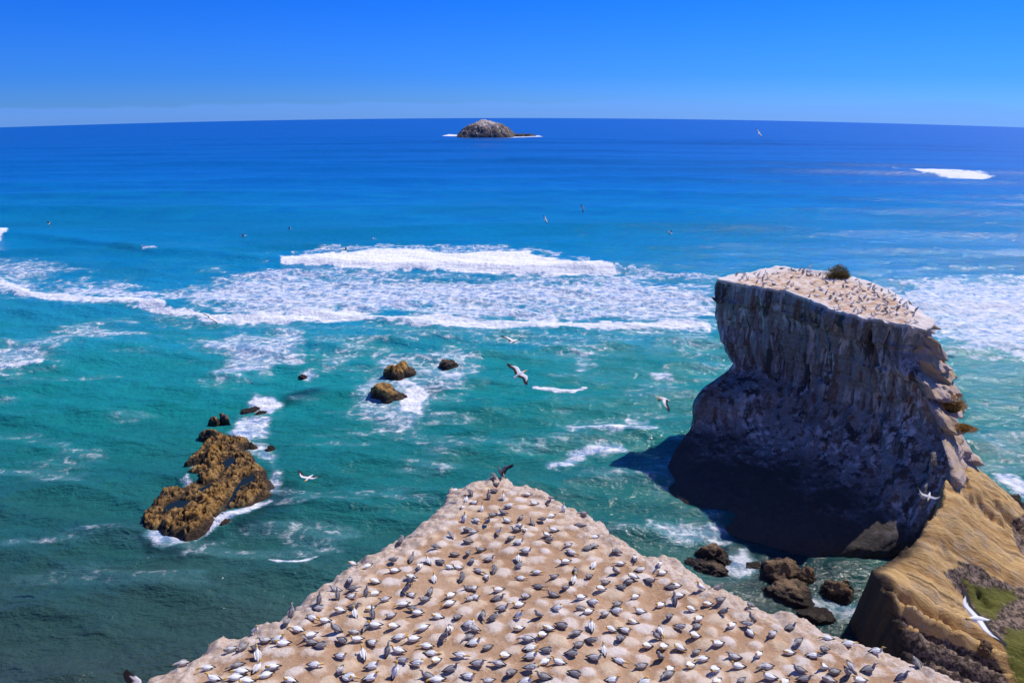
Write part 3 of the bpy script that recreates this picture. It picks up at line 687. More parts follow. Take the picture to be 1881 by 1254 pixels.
    link('rock_shelf', me, kind='structure')
    return X, Y, Z
SHELF = build_shelf()

# ------------------------------------------------------------------ reef, boulders, island
def build_reef():
    Pz = lambda pts, z=0.6: [P(a, b, z)[:2] for a, b in pts]
    out = Pz(REEF_OUT, 0.1)
    ridges = [(rz([(175,1010),(220,958),(330,950),(410,950),(520,900),(600,810),(670,740),(780,650),(840,680),(845,735),(795,790),(775,860),(722,950),(640,1010),(520,1085),(430,1125),(350,1085),(240,1085)]), 1.9, 1.2),
              (rz([(560,730),(515,680),(590,600),(570,530),(595,460),(650,405),(745,388),(765,430),(733,490),(722,560),(742,600),(700,650),(650,700)]), 1.9, 1.0),
              (rz([(805,895),(865,780),(1025,748),(1035,805),(930,865),(850,895)]), 1.7, .8),
              (rz([(815,600),(870,505),(955,505),(965,570),(1065,640),(1030,705),(900,660)]), 1.15, .9),
              (rz([(425,835),(540,788),(565,830),(520,862),(440,865)]), 1.3, .6),
              (rz([(135,985),(220,850),(335,795),(345,832),(260,885),(190,965)]), 0.9, .6),
              (rz([(760,400),(880,400),(900,440),(800,490)]), .8, .6),
              (rz([(690,1000),(790,930),(830,950),(790,1000),(700,1015)]), 1.0, .5)]
    pools = [rz([(250,945),(300,890),(380,860),(490,868),(505,890),(420,940),(340,948)]), rz([(735,555),(800,515),(850,540),(820,590),(770,615)]),
             rz([(535,775),(660,715),(670,750),(600,795),(555,805)]), rz([(715,950),(785,870),(830,770),(890,690),(985,655),(970,720),(870,770),(805,880),(740,955)]), rz([(690,690),(750,630),(790,620),(770,645),(700,695)])]
    xs = [q[0] for q in out]; ys = [q[1] for q in out]
    gx, gy = np.arange(min(xs)-3, max(xs)+3, .11), np.arange(min(ys)-3, max(ys)+3, .11); X, Y = np.meshgrid(gx, gy)
    d = sdf(X, Y, out) + .9*(fbm2(X*.8, Y*.8, 4, 101)-.5)
    Z = -1.6 + 2.7*sstep(-1.4, .5, d) + .7*(fbm2(X*.7, Y*.7, 4, 102)-.5)*sstep(-1, 1, d)
    for poly, h, soft in ridges:
        dd = sdf(X, Y, Pz(poly, 1.2)) + .5*(fbm2(X*1.0, Y*1.0, 4, 103)-.5)
        Z = np.maximum(Z, -1 + (1+h*(0.55+.45*fbm2(X*.35, Y*.35, 3, 104)))*sstep(-soft*.7, soft*.7, dd))
    cell = fbm2(X*1.5+2*fbm2(X*.5, Y*.5, 2, 106), Y*1.5, 2, 105)
    Z = Z + (.9*(np.abs(cell-.5)*2)**.6-.42)*sstep(.6, 1.4, Z) + .6*(fbm2(X*2.2, Y*2.2, 4, 107)-.5)*sstep(-.2, .8, Z)
    gr = np.abs(2*fbm2(X*.9+Y*.25, Y*.5-X*.2, 4, 109, .55)-1); Z = Z - .6*(1-sstep(0, .14, gr))*sstep(.6, 1.3, Z)          # clefts
    for poly in pools:
        dd = sdf(X, Y, Pz(poly, .6)) + .3*(fbm2(X*1.2, Y*1.2, 3, 108)-.5)
        Z = Z + (np.minimum(Z, .55)-Z)*sstep(-.3, .35, dd)
    V = np.stack([X.ravel(), Y.ravel(), Z.ravel()], 1); keep = (Z > -1.5).ravel()
    Fc = grid_faces(len(gy), len(gx)); Fc = Fc[keep[Fc].all(1)]; used = np.unique(Fc); mp = np.zeros(X.size, int); mp[used] = np.arange(len(used))
    o = link('reef_rock', mesh_np('reef_rock', V[used], mp[Fc], MAT_REEF), 'long low ochre reef with dark rock pools, rising out of the green water', 'reef')
    k = M('pool water'); n = k.noise(k.pos, 1.5, 3, .5)
    mw = k.fin((0.010, 0.022, 0.030), 0.06, k.bump(n, .3, .05), 0.5, 1.333)
    for poly in pools[:4]:
        W = Pz(poly, .92); c = np.mean(np.array(W), 0)
        W = [(c[0]+(a-c[0])*1.06, c[1]+(b-c[1])*1.06) for a, b in W]
        n_ = len(W)
        me = bpy.data.meshes.new('rock_pool'); me.from_pydata([(a, b, .92) for a, b in W], [], [list(range(n_))]); me.materials.append(mw)
        if me.polygons[0].normal.z < 0: me.flip_normals()
        link('rock_pool', me, parent=o)
build_reef()

def rock(name, c, size, seed, mat, rot=0.0, sub=5, rough=.35, flat=0.0, cuts=7, power=1.0):
    bm = bmesh.new(); bmesh.ops.create_icosphere(bm, subdivisions=sub, radius=1.0)
    V = np.array([v.co[:] for v in bm.verts]); Fc = np.array([[v.index for v in f.verts] for f in bm.faces]); bm.free()
    rg = np.random.default_rng(seed)
    N = V.copy()
    r = np.ones(len(V))
    for _ in range(cuts):
        q = rg.normal(size=3); q[2] = abs(q[2])*.8; q /= np.linalg.norm(q); h = rg.uniform(.62, .9)
        dt = N@q; r = np.minimum(r, np.where(dt > .05, h/np.maximum(dt, .05), 9))
    V = N*r[:, None]
    o = rg.uniform(0, 50, 3)
    f = fbm3(N[:, 0]*1.7+o[0], N[:, 1]*1.7+o[1], N[:, 2]*1.7+o[2], 5, seed)
    f2 = 1-np.abs(2*fbm3(N[:, 0]*3+o[0], N[:, 1]*3+o[1], N[:, 2]*3+o[2], 4, seed+9, .6)-1)
    f3 = fbm3(N[:, 0]*6+o[0], N[:, 1]*6+o[1], N[:, 2]*6+o[2], 3, seed+4)
    V = V*(1 + rough*2*(f-.5) - rough*.7*(f2-.6) + rough*.6*(f3-.5))[:, None]
    if power != 1.0: V[:, 2] = np.sign(V[:, 2])*np.abs(V[:, 2])**power
    V = V*np.array(size)
    ca, sa = math.cos(rot), math.sin(rot)
    V = np.stack([V[:, 0]*ca-V[:, 1]*sa, V[:, 0]*sa+V[:, 1]*ca, V[:, 2]], 1)
    me = mesh_np(name, V, Fc, mat, True)
    return me, c
def put_rock(name, px, py, wpx, hz, seed, mat, label, cat='rock', group=None, depth=None, rot=0.0, sub=5, rough=.35, sink=.35, **k):
    x, y, z = S(px, py); dist = Vector((x, y, z-CAM_Z)).length
    hw = wpx/2*dist/F_PX
    me, _ = rock(name, None, (hw, depth or hw*.8, hz), seed, mat, rot, sub, rough, **k)
    return link(name, me, label, cat, group, loc=(x, y, z-hz*sink+0.0))

g1 = 'brown rocks standing in the surf past the tip'
put_rock('surf_rock', 735, 690, 56, 3.6, 3, MAT_REEF, 'tallest pointed brown rock standing in white water, behind the two-humped rock', 'rock', g1, rot=.3, sink=.1)
put_rock('surf_rock', 708, 728, 84, 3.4, 8, MAT_REEF, 'widest two-humped brown rock in the surf, nearest of the loose group', 'rock', g1, rot=-.2, sink=.2)
put_rock('surf_rock', 824, 674, 44, 1.6, 12, MAT_BOULDER, 'low dark rounded rock circled by white foam, right of the brown rocks', 'rock', g1, sink=.2)
put_rock('surf_rock', 829, 654, 30, .8, 13, MAT_BOULDER, 'small dark awash rock farthest out in the foam', 'rock', g1, sink=.35)
put_rock('surf_rock', 812, 708, 34, .5, 14, MAT_BOULDER, 'barely exposed dark flat rock in swirling water between the surf rocks', 'rock', g1, sink=.3)
put_rock('surf_rock', 557, 694, 24, .8, 15, MAT_BOULDER, 'lone small dark rock with a wave breaking over it', 'rock', g1, sink=.2)
g2 = 'boulders strung along the top end of the ochre reef'
put_rock('reef_boulder', 388, 806, 40, 1.6, 21, MAT_REEF, 'round tan boulder at the top end of the ochre reef', 'rock', g2, rough=.2, sink=.0, cuts=3)
put_rock('reef_boulder', 395, 782, 24, 1.4, 22, MAT_REEF, 'small tan boulder just behind the round boulder of the reef', 'rock', g2, rough=.25, sink=0)
put_rock('reef_boulder', 413, 779, 24, 1.6, 23, MAT_BOULDER, 'small darker brown boulder beside the tan boulders of the reef', 'rock', g2, sink=0)
put_rock('reef_boulder', 497, 825, 22, .7, 24, MAT_BOULDER, 'small isolated dark rock right of the reef in lacy foam', 'rock', g2, sink=.1)
put_rock('reef_boulder', 462, 756, 44, 1.2, 25, MAT_BOULDER, 'dark wedge of rock under the splash beyond the reef', 'rock', g2, rot=.6, depth=.9, sink=.2)
put_rock('reef_boulder', 480, 760, 30, .8, 26, MAT_BOULDER, 'dark narrow rock washed by foam beside the splash', 'rock', g2, rot=.7, depth=.5, sink=.2)
g3 = 'boulders in the gully between the headland and the stack'
put_rock('gully_boulder', 1312, 1024, 74, 1.7, 31, MAT_BOULDER, 'dark orange-brown boulder in foam beside the headland, farther of the pair', 'boulder', g3, rot=-.3, sink=.1)
put_rock('gully_boulder', 1302, 1046, 84, 1.2, 32, MAT_BOULDER, 'long dark slab boulder in foam, partly behind the headland edge', 'boulder', g3, rot=-.4, depth=1.2, sink=.1)
put_rock('gully_boulder', 1440, 1058, 92, 2.4, 33, MAT_BOULDER, 'largest craggy brown boulder at the shadow edge in the gully', 'boulder', g3, rot=-.3, sink=.1)
put_rock('gully_boulder', 1478, 1070, 40, 1.9, 34, MAT_BOULDER, 'lumpy brown boulder leaning on the right of the largest gully boulder', 'boulder', g3, sink=.1)
put_rock('gully_boulder', 1442, 1090, 94, 1.5, 35, MAT_BOULDER, 'broad low brown boulder in front of the largest gully boulder', 'boulder', g3, rot=-.1, sink=.1)
put_rock('gully_boulder', 1530, 1095, 58, 1.8, 36, MAT_BOULDER, 'squarish grey-brown boulder close to the shaded foot of the stack', 'boulder', g3, sink=.1)
put_rock('gully_boulder', 1552, 1082, 34, 1.6, 37, MAT_BOULDER, 'small brown boulder tucked behind the squarish gully boulder', 'boulder', g3, sink=.1)
put_rock('gully_boulder', 1500, 1130, 70, .8, 38, MAT_BOULDER, 'dark wet low rock just beyond the headland edge in the gully', 'boulder', g3, sink=.2)
put_rock('gully_boulder', 1385, 1042, 46, .7, 39, MAT_BOULDER, 'dark rock awash in white water left of the largest gully boulder', 'boulder', g3, sink=.3)

def build_island():
    c = S(890, 250.5); D = math.hypot(c[0], c[1]); m = D/F_PX*1.04     # metres per source pixel out there
    prof_x = np.array([-52, -46, -38, -28, -18, -10, -2, 10, 22, 32, 42, 50, 60])*m
    prof_z = np.array([0, 4.5, 12, 20, 25.5, 28, 28.5, 27, 24, 20.5, 14.5, 7, 0])*m*1.02
    gx = np.linspace(-54*m, 62*m, 150); gy = np.linspace(-26, 26, 70); X, Y = np.meshgrid(gx, gy)
    h = np.interp(X, prof_x, prof_z)*np.clip(1-(np.abs(Y)/24)**2.4, 0, 1)
    h = h + sstep(0, 3, h)*(4.5*(fbm2(X*.10, Y*.10, 4, 111)-.5) + 2.0*(fbm2(X*.4, Y*.4, 4, 112, .6)-.5)) - 2
    V = np.stack([X.ravel(), Y.ravel(), h.ravel()], 1)
    link('island', mesh_np('island', V, grid_faces(70, 150), MAT_ISLAND), 'small humped rocky island white with guano, far out near the horizon', 'island', loc=c)
    c2 = S(955, 250.5)
    me, _ = rock('islet_rock', None, (16, 7, 3.0), 41, MAT_BOULDER, 0, 5, .45)
    link('islet_rock', me, 'low dark rock ledge trailing off the right end of the far island', 'rock', loc=(c2[0], c2[1], c2[2]-.5))
build_island()
sx, sy, sz_ = P(1805, 1194, 2.6)
me, _ = rock('shelf_boulder', None, (.75, .6, .65), 44, MAT_BOULDER)
link('shelf_boulder', me, 'dark grey boulder lying on the sandstone shelf below the flying white gannet', 'boulder', loc=(sx, sy, sz_+.3))

# ------------------------------------------------------------------ plants on the stack
def leafy(name, c, size, n, mat, core, label, cat, group=None, seed=1, leaf=.16):
    rg = np.random.default_rng(seed); V, Fc = [], []
    for i in range(n):
        q = rg.normal(size=3); q /= np.linalg.norm(q); q[2] = abs(q[2])
        lump = .45+1.0*noise3(np.array([q[0]*2.1+seed]), np.array([q[1]*2.1]), np.array([q[2]*2.1]), seed)[0]
        p = q*np.array(size)*lump*rg.uniform(.72, 1.04)
        a = rg.normal(size=3); a = a/np.linalg.norm(a) + q*.7; a /= np.linalg.norm(a); b = np.cross(a, rg.normal(size=3)); b /= np.linalg.norm(b)
        l = leaf*rg.uniform(.6, 1.4); k = len(V)
        V += [p-b*l*.35, p+a*l*.6-b*l*.1+q*l*.1, p+a*l*1.2, p+b*l*.35+a*l*.3]; Fc.append([k, k+1, k+2, k+3])
    me = mesh_np(name, V, Fc, mat, False)
    o = link(name, me, label, cat, group, loc=c)
    m2, _ = rock(name, None, tuple(s*.6 for s in size), seed, core, 0, 3, .2, cuts=2)
    link('branches', m2, parent=o)
    return o
MAT_BUSH = plain('bush leaves', (.13, .098, .024), (.36, .265, .08), 2.5)
MAT_CORE = plain('bush core', (.02, .017, .008), (.05, .04, .015))
MAT_ICE = plain('orange ice plant', (.30, .21, .03), (.66, .27, .05), 1.3)
bx, by, _ = P(1541, 507, 21.2)
leafy('bush', (bx, by, 20.95), (1.4, 1.2, 1.45), 3200, MAT_BUSH, MAT_CORE, 'rounded dark olive bush on the far rim of the stack top', 'bush', seed=4, leaf=.15)
gI = 'orange plant clumps on the ledges of the stack'
for i, (px, py, z, s, lab) in enumerate([(1720,664,16.4,(.8,.7,.55),'small yellow-green plant clump high on the right ledges of the stack'),
        (1746,742,11.6,(1.5,1.1,1.25),'large orange-green plant clump on the mid ledges of the stack'),
        (1764,782,9.6,(1.2,.9,.55),'pointed orange plant clump overhanging the right edge of the stack'),
        (1760,832,6.9,(1.3,1.0,1.0),'lowest round orange plant clump near the foot of the stack')]):
    _sel = (STACK_SEG > 3.15) & (STACK_SEG < 4.6); _c = STACK_V[:, _sel].reshape(-1, 3)          # rooted on the ledge itself
    _u, _v = proj(_c[:, 0], _c[:, 1], _c[:, 2]); p = _c[np.argmin((_u-px)**2+(_v-py)**2)]
    leafy('ice_plant', (p[0]+.15, p[1]-.25, p[2]-.15), s, 1500, MAT_ICE, MAT_CORE, lab, 'plant', gI, seed=20+i, leaf=.12)

# ------------------------------------------------------------------ gannets
WHITE, CREAM, YEL, BLK, BILL, LORE = (.80,.80,.80), (.80,.66,.40), (.72,.42,.09), (.022,.020,.022), (.42,.50,.58), (.03,.03,.035)
class Bird:
    def __init__(s, young, seed): s.V, s.F, s.C = [], [], []; s.young = young; s.rg = np.random.default_rng(seed)
    def col(s, c, p):
        if not s.young: return c
        if c in (BLK, LORE): return (.035,.032,.034)
        n = noise3(np.array([p[0]*28.]), np.array([p[1]*28.]), np.array([p[2]*28.]), 3)[0]
        base = {WHITE: (.27,.255,.26), CREAM: (.36,.34,.335), YEL: (.29,.27,.265), BILL: (.05,.05,.055)}.get(c, c)
        if s.young == 2 and c in (WHITE, CREAM): base = (.46,.44,.45)
        g = .55+1.0*n
        return tuple(min(v*g, .8) for v in base)
    def tube(s, pts, seg=10):                       # (x, y, z, half width, half height, colour)
        A = np.array([p[:3] for p in pts], float); n = len(A)
        T = np.gradient(A, axis=0); T /= np.linalg.norm(T, axis=1)[:, None]+1e-9
        base = len(s.V); side = np.array([0, 1., 0])
        for i in range(n):
            t = T[i]; sd = side - t*np.dot(side, t)
            if np.linalg.norm(sd) < .2: sd = np.array([1., 0, 0]) - t*t[0]
            sd /= np.linalg.norm(sd); up = np.cross(t, sd); up *= (1 if up[2] >= 0 or abs(t[2]) > .9 else -1)
            for j in range(seg):
                a = 2*math.pi*j/seg; p = A[i] + sd*math.cos(a)*pts[i][3] + up*math.sin(a)*pts[i][4]
                s.V.append(tuple(p)); s.C.append(s.col(pts[i][5], p))
        for i in range(n-1):
            for j in range(seg):
                a, b = base+i*seg+j, base+i*seg+(j+1) % seg; s.F.append((a, b, b+seg, a+seg))
        for i, rev in ((0, True), (n-1, False)):
            c = len(s.V); s.V.append(tuple(A[i])); s.C.append(s.col(pts[i][5], A[i]))
            for j in range(seg):
                a, b = base+i*seg+j, base+i*seg+(j+1) % seg; s.F.append((a, b, b, c) if False else ((b, a, c) if rev else (a, b, c)))
    def wing(s, root, side, d1, d2, span=.86, sweep=-.16, fold=0.0):
        # spread wing: lens section, white inside, black primaries and trailing edge
        st = np.linspace(0, 1, 14); base = len(s.V); ch = np.linspace(0, 1, 7); m = len(ch)
        p = np.array(root, float); prev = 0
        rows = []
        for i, t in enumerate(st):
            ang = d1 if t < .42 else d2
            p = p + np.array([0, side*math.cos(ang), math.sin(ang)])*(t-prev)*span; prev = t
            c = np.interp(t, [0, .2, .42, .7, .92, 1], [.36, .33, .30, .25, .15, .02]); x0 = np.interp(t, [0, .42, 1], [.10, .17, sweep])
            th = np.interp(t, [0, .5, 1], [.022, .014, .004])
            for sgn in (1, -1):
                for q in ch:
                    pos = p + np.array([x0-q*c, 0, sgn*th*math.sin(math.pi*min(q+.12, 1))*(1-q*.4)])
                    blk = t > .66 + .10*q or q > .62 or (t > .5 and q > .45)
                    s.V.append(tuple(pos)); s.C.append(s.col(BLK if blk else WHITE, pos))
        w = 2*m
        for i in range(len(st)-1):
            for j in range(m-1):
                a = base+i*w+j; s.F.append((a, a+1, a+1+w, a+w) if side > 0 else (a, a+w, a+1+w, a+1))
                a += m; s.F.append((a, a+w, a+1+w, a+1) if side > 0 else (a, a+1, a+1+w, a+w))
            a = base+i*w; s.F.append((a, a+w, a+w+m, a+m)); a += m-1; s.F.append((a, a+m, a+w+m, a+w))
    def mesh(s, name):
        me = bpy.data.meshes.new(name); me.from_pydata(s.V, [], s.F); me.update()
        for p in me.polygons: p.use_smooth = True
        a = me.attributes.new('plumage', 'FLOAT_COLOR', 'POINT')
        a.data.foreach_set('color', np.array([(*c, 1) for c in s.C], np.float32).ravel())
        me.materials.append(MAT_BIRD)
        bm = bmesh.new(); bm.from_mesh(me); bmesh.ops.recalc_face_normals(bm, faces=bm.faces); bm.to_mesh(me); bm.free()
        return me

def folded(b, rot, piv):
    for sd in (-1, 1):
        pts = [(.16,.085,.17,.03,.055,WHITE),(.08,.115,.175,.035,.085,WHITE),(-.04,.122,.165,.033,.09,WHITE),(-.16,.10,.15,.028,.072,WHITE),(-.24,.075,.137,.022,.05,BLK),(-.33,.045,.125,.014,.03,BLK),(-.45,.012,.115,.005,.008,BLK)]
        b.tube([rot(x, y*sd, z)+(w, h, c) for x, y, z, w, h, c in pts], 8)
def gannet(pose, young, seed, wings=None):
    b = Bird(young, seed)
    tilt = {'sit': 0.06, 'low': 0.0, 'tuck': 0.05, 'stand': 0.62, 'preen': 0.25, 'sky': .35}[pose]
    lift = {'stand': .13, 'sky': .06, 'preen': .06}.get(pose, 0.0)
    ct, st = math.cos(tilt), math.sin(tilt)
    def rot(x, y, z): return (x*ct-(z-.12)*st, y, x*st+(z-.12)*ct+.135+lift)
    body = [(-.43,.10,.012,.006,BLK),(-.36,.105,.028,.014,BLK),(-.29,.112,.045,.03,WHITE),(-.22,.122,.075,.06,WHITE),(-.12,.134,.108,.095,WHITE),(0,.142,.126,.122,WHITE),(.10,.15,.118,.122,WHITE),(.17,.168,.095,.105,WHITE)]
    pts = [rot(x, 0, z)+(w, h, c) for x, z, w, h, c in body]
    hx, hz = pts[-1][0], pts[-1][2]
    necks = {'sit':  [(.055,.06,0),(.075,.13,0),(.08,.19,0),(.10,.225,0),(.145,.225,0)],
             'stand':[(.03,.08,0),(.03,.16,0),(.035,.22,0),(.06,.258,0),(.105,.262,0)],
             'sky':  [(.05,.07,0),(.07,.15,0),(.085,.22,0),(.105,.265,0),(.125,.31,0)],
             'low':  [(.07,.02,0),(.14,.03,0),(.19,.03,.02),(.24,.025,.03),(.285,.01,.04)],
             'tuck': [(.05,.05,.02),(.05,.085,.05),(.01,.10,.085),(-.05,.095,.10),(-.095,.085,.10)],
             'preen':[(.06,.05,.03),(.085,.08,.07),(.08,.09,.12),(.045,.07,.15),(.005,.045,.16)]}[pose]
    rad = [(.066,.07,WHITE),(.048,.05,CREAM),(.043,.045,YEL),(.048,.049,YEL),(.043,.040,YEL)]
    for (dx, dz, dy), (w, h, c) in zip(necks, rad): pts.append((hx+dx, dy, hz+dz, w, h, c))
    a, c = np.array(pts[-2][:3]), np.array(pts[-1][:3]); d = (c-a)/np.linalg.norm(c-a)
    if pose in ('sit', 'stand'): d = d*np.array([1, 1, 1.]) + np.array([0, 0, -.15])
    for t, w, cc in ((.03, .026, LORE), (.045, .018, BILL), (.13, .0045, BILL)):
        q = c + d*t; pts.append((q[0], q[1], q[2], w, w*.95, cc))
    b.tube(pts, 12)
    if wings is None: folded(b, rot, None)
    else:
        for sd, (d1, d2) in zip((1, -1), wings):
            k0 = len(b.V); b.wing((.05, sd*.09, .02), sd, d1, d2)
            for i in range(k0, len(b.V)):
                x, y, z = b.V[i]; q = rot(x, y, z+.14); b.V[i] = q
    if lift:
        for sd in (-1, 1):
            b.tube([(-.02, sd*.05, .16, .022, .022, WHITE if not young else BLK), (.0, sd*.055, .06, .011, .011, BLK), (.0, sd*.055, .012, .011, .011, BLK), (.05, sd*.06, .008, .035, .006, BLK), (.085, sd*.062, .006, .045, .004, BLK)], 6)
    return b.mesh('gannet')
def flyer(seed, dl, dr, young=0, neck=0.0):
    b = Bird(young, seed)
    body = [(-.46,0,.012,.006,BLK),(-.38,0,.03,.014,WHITE),(-.28,0,.052,.035,WHITE),(-.16,0,.085,.075,WHITE),(-.02,0,.098,.098,WHITE),(.10,0,.09,.092,WHITE),(.19,.008,.066,.068,WHITE),(.27,.014,.048,.05,CREAM),(.33,.016,.046,.048,YEL),(.375,.014,.042,.04,YEL),(.40,.012,.024,.024,LORE),(.415,.01,.017,.017,BILL),(.50,.0,.004,.004,BILL)]
    b.tube([(x, 0, z, w, h, c) for x, z, w, h, c in body], 12)
    b.wing((.02, .06, .03), 1, *dl); b.wing((.02, -.06, .03), -1, *dr)
    return b.mesh('flying_gannet')

POSES = ['sit', 'low', 'tuck', 'stand', 'preen', 'sky']
LIB = {(p, y): gannet(p, y, 5+i*3+y) for i, p in enumerate(POSES) for y in (0, 1, 2)}
POSE_TXT = {'sit': 'sitting head up', 'low': 'crouching neck low', 'tuck': 'resting head tucked', 'stand': 'standing upright', 'preen': 'preening its back', 'sky': 'pointing its bill up'}
KIND_TXT = {0: 'white gannet', 1: 'dark speckled young gannet', 2: 'pale grey young gannet'}
GROUP_COLONY = 'gannets nesting on the sandy headland'
GROUP_STACK = 'gannets on top of the rock stack'

B5 = """690,150,G,U;740,128,G,L;775,158,G,U;868,155,G,D;568,212,w,L;785,198,g,R;775,235,g,R;625,278,w,U;650,245,G,U;670,297,w,R;745,268,G,U;820,268,W,U;950,252,w,L;985,300,w,L;1075,264,g,L;1062,302,G,R;1140,332,W,U;605,320,w,D;708,332,W,U;855,312,w,R;820,347,g,L;765,362,g,L;1245,354,g,L;615,387,W,U;680,390,w,R;738,407,G,R;840,390,w,L;915,377,g,D;975,404,g,U;1030,388,G,R;1075,367,w,L;545,468,p,U;630,440,g,L;660,452,p,L;800,457,W,R;630,502,g,L;860,487,g,L;905,505,w,R;910,418,w,D;940,442,w,D;890,440,g,L;1050,470,W,L;1065,497,g,R;1085,439,w,L;1225,417,g,R;1305,478,w,L;1300,527,p,L;1270,540,g,R;945,552,w,R;1185,562,w,R;1420,559,g,L;460,532,g,L;560,572,g,L;635,567,g,D;700,547,g,L;240,605,g,R;280,497,G,U;20,612,w,L;425,605,w,U;380,635,w,D;490,612,g,R;655,607,g,D;535,637,w,L;580,639,w,L;690,657,p,R;605,697,G,U;735,692,w,D;775,655,G,U;330,692,w,L;335,722,G,R;140,717,w,L;25,752,g,R;455,702,w,U;95,782,G,U;140,782,w,L;20,797,w,R;195,812,p,L;305,767,G,R;340,787,w,R;435,772,g,D;405,812,g,L;290,837,w,L;540,790,w,L;535,832,w,L;665,752,w,R;640,752,g,L;795,760,w,L;675,800,w,R;645,807,p,L;795,807,g,R;935,797,p,L;1000,667,w,R;1090,692,g,L;1195,707,w,U;1205,657,g,D;1150,747,g,L;1085,787,g,L;1010,742,g,R;1275,692,g,L;1300,632,w,U;1415,667,G,L;1360,720,g,L;1335,757,w,L;1505,692,w,L;1490,717,g,L;1450,747,g,R;1600,712,g,R;1230,802,w,L;1520,797,w,L;1425,837,g,L;820,857,p,R;1110,860,w,R;1270,877,w,L;1230,862,g,L;1360,887,p,L;1425,877,w,R;1545,872,w,L;1010,902,G,L;905,907,W,R;770,912,g,R;715,892,g,D;575,908,G,L;640,947,w,R;665,968,p,L;470,902,w,L;365,882,w,L;345,862,g,R;225,897,p,L;130,897,G,U;35,887,w,U;30,852,g,R;140,947,w,L;100,952,g,D;235,957,w,L;45,1022,w,L;130,1042,w,R;345,1022,w,L;415,1057,w,L;510,1017,G,R;640,1012,g,L;665,1042,w,R;735,1067,g,L;1025,1002,w,L;1135,952,g,R;1290,952,w,U;1505,927,w,L;1440,1022,g,L;1290,1032,g,R;1220,1052,g,L;1355,1082,w,U;1055,1082,g,R;970,1112,w,R;825,1112,w,L;595,1107,w,R;265,1082,w,L;207,1092,G,U;80,1102,w,U;290,1137,p,R;130,1167,w,R;250,1202,W,U;120,1227,w,R;545,1182,g,R;420,1217,g,L;470,1237,w,L;640,1222,w,R;795,1152,p,L;860,1207,g,L;1035,1222,g,L;1205,1207,g,R;1400,1237,w,R;1550,1167,g,L;1580,1062,w,L;10,1222,w,R;740,1245,p,L;940,1250,w,R"""
B6 = """1400,277,p,L;1415,322,G,U;1300,348,G,U;1298,392,p,R;1130,432,G,U;1100,492,g,D;1165,527,w,L;1255,452,w,R;1330,472,w,L;905,532,W,R;965,592,p,L;1045,585,w,R;1075,612,w,L;1245,562,w,L;1250,602,g,L;1312,627,g,R;1400,532,G,L;920,692,W,U;455,727,p,L;610,762,w,L;650,827,w,L;790,747,g,L;815,782,w,L;780,822,w,L;1005,757,w,L;970,807,w,L;1115,837,w,L;1270,742,w,R;1435,692,w,R;1430,777,p,D;1470,822,w,R;850,850,w,L"""
B7 = """190,132,w,L;255,190,w,L;235,197,g,R;270,237,w,L;250,267,G,U;370,207,W,L;450,197,g,R;400,277,w,L;325,302,w,L;225,337,G,L;360,347,w,L;355,382,g,L;480,317,G,R;605,282,g,L;610,350,G,L;605,412,w,D;515,377,w,L;590,372,p,R;705,417,p,L;790,387,g,R;825,452,g,L;185,402,w,D;165,432,G,L;270,482,w,L;340,427,w,L;450,462,w,L;185,532,G,L;350,502,g,L;380,532,w,L;320,567,w,L;225,582,w,L;220,607,g,L;435,587,w,L;525,522,p,L;545,567,w,L;640,512,w,L;690,617,w,L;830,582,g,L;855,627,g,R;895,517,w,R;945,492,g,L;945,572,W,L;990,592,g,L;965,632,p,L;1055,607,G,L;1110,632,w,L;1155,582,g,R;1305,627,G,R;980,355,W,U;1330,482,w,R;445,640,w,L;110,640,w,R;560,635,g,L;760,640,w,L"""
DIR = {'L': math.pi, 'R': 0.0, 'U': math.pi/2, 'D': -math.pi/2}
DIR_TXT = {'L': 'facing left', 'R': 'facing right', 'U': 'facing the sea', 'D': 'facing the viewer'}
HPX = [(q[0], q[1]) for q in HEAD_PX]
def zone(px, py):
    a = np.array([px], float); b = np.array([py], float)
    if py < 905: return 'at the headland tip'
    lf = dline(a, b, HPX[:24])[0]; rt = dline(a, b, HPX[24:])[0]
    if lf < 30: return 'on the left rim, ' + ('near tip' if py < 1010 else 'halfway along' if py < 1120 else 'bottom corner')
    if rt < 30: return 'on the right rim, ' + ('near tip' if py < 1010 else 'halfway along' if py < 1110 else 'bottom corner')
    if py < 960: return 'just behind the tip'
    third = 'left' if px < 800 else 'middle' if px < 1040 else 'right'
    if py < 1030: return 'upper colony, ' + third
    fif = 'far left' if px < 600 else 'left' if px < 800 else 'middle' if px < 1000 else 'right' if px < 1240 else 'far right'
    return ('mid colony, ' if py < 1120 else 'lower colony, ' if py < 1190 else 'bottom picture edge, ') + fif
birds = []
for txt, (ox, oy), sc in ((B5, (640, 820), 2.889), (B6, (200, 1000), 3.359), (B7, (1140, 1000), 2.538)):
    for it in txt.split(';'):
        a, b, t, d = it.strip().split(','); birds.append((ox+float(a)/sc, oy+float(b)/sc, t, d))
rb = random.Random(5)
_tries = 0                                           # further birds between the ones read off the photograph
_hp = np.array(HEAD_PX, float)
while len(birds) < 316 and _tries < 6000:
    _tries += 1
    px, py = rb.uniform(300, 1700), rb.uniform(1000, 1250)
    if sdf(np.array([px]), np.array([py]), HEAD_PX)[0] < 24 or any(abs(px-a) < 24 and abs(py-b_) < 13 for a, b_, _, _ in birds): continue
    birds.append((px, py, rb.choice('wwwwwgpp'), rb.choice('LLLRRUD')))
pos = []
for px, py, t, d in birds:
    x, y = PH(px, py+3); pos.append((x, y))
gx_ = np.array([p[0] for p in pos]); gy_ = np.array([p[1] for p in pos])
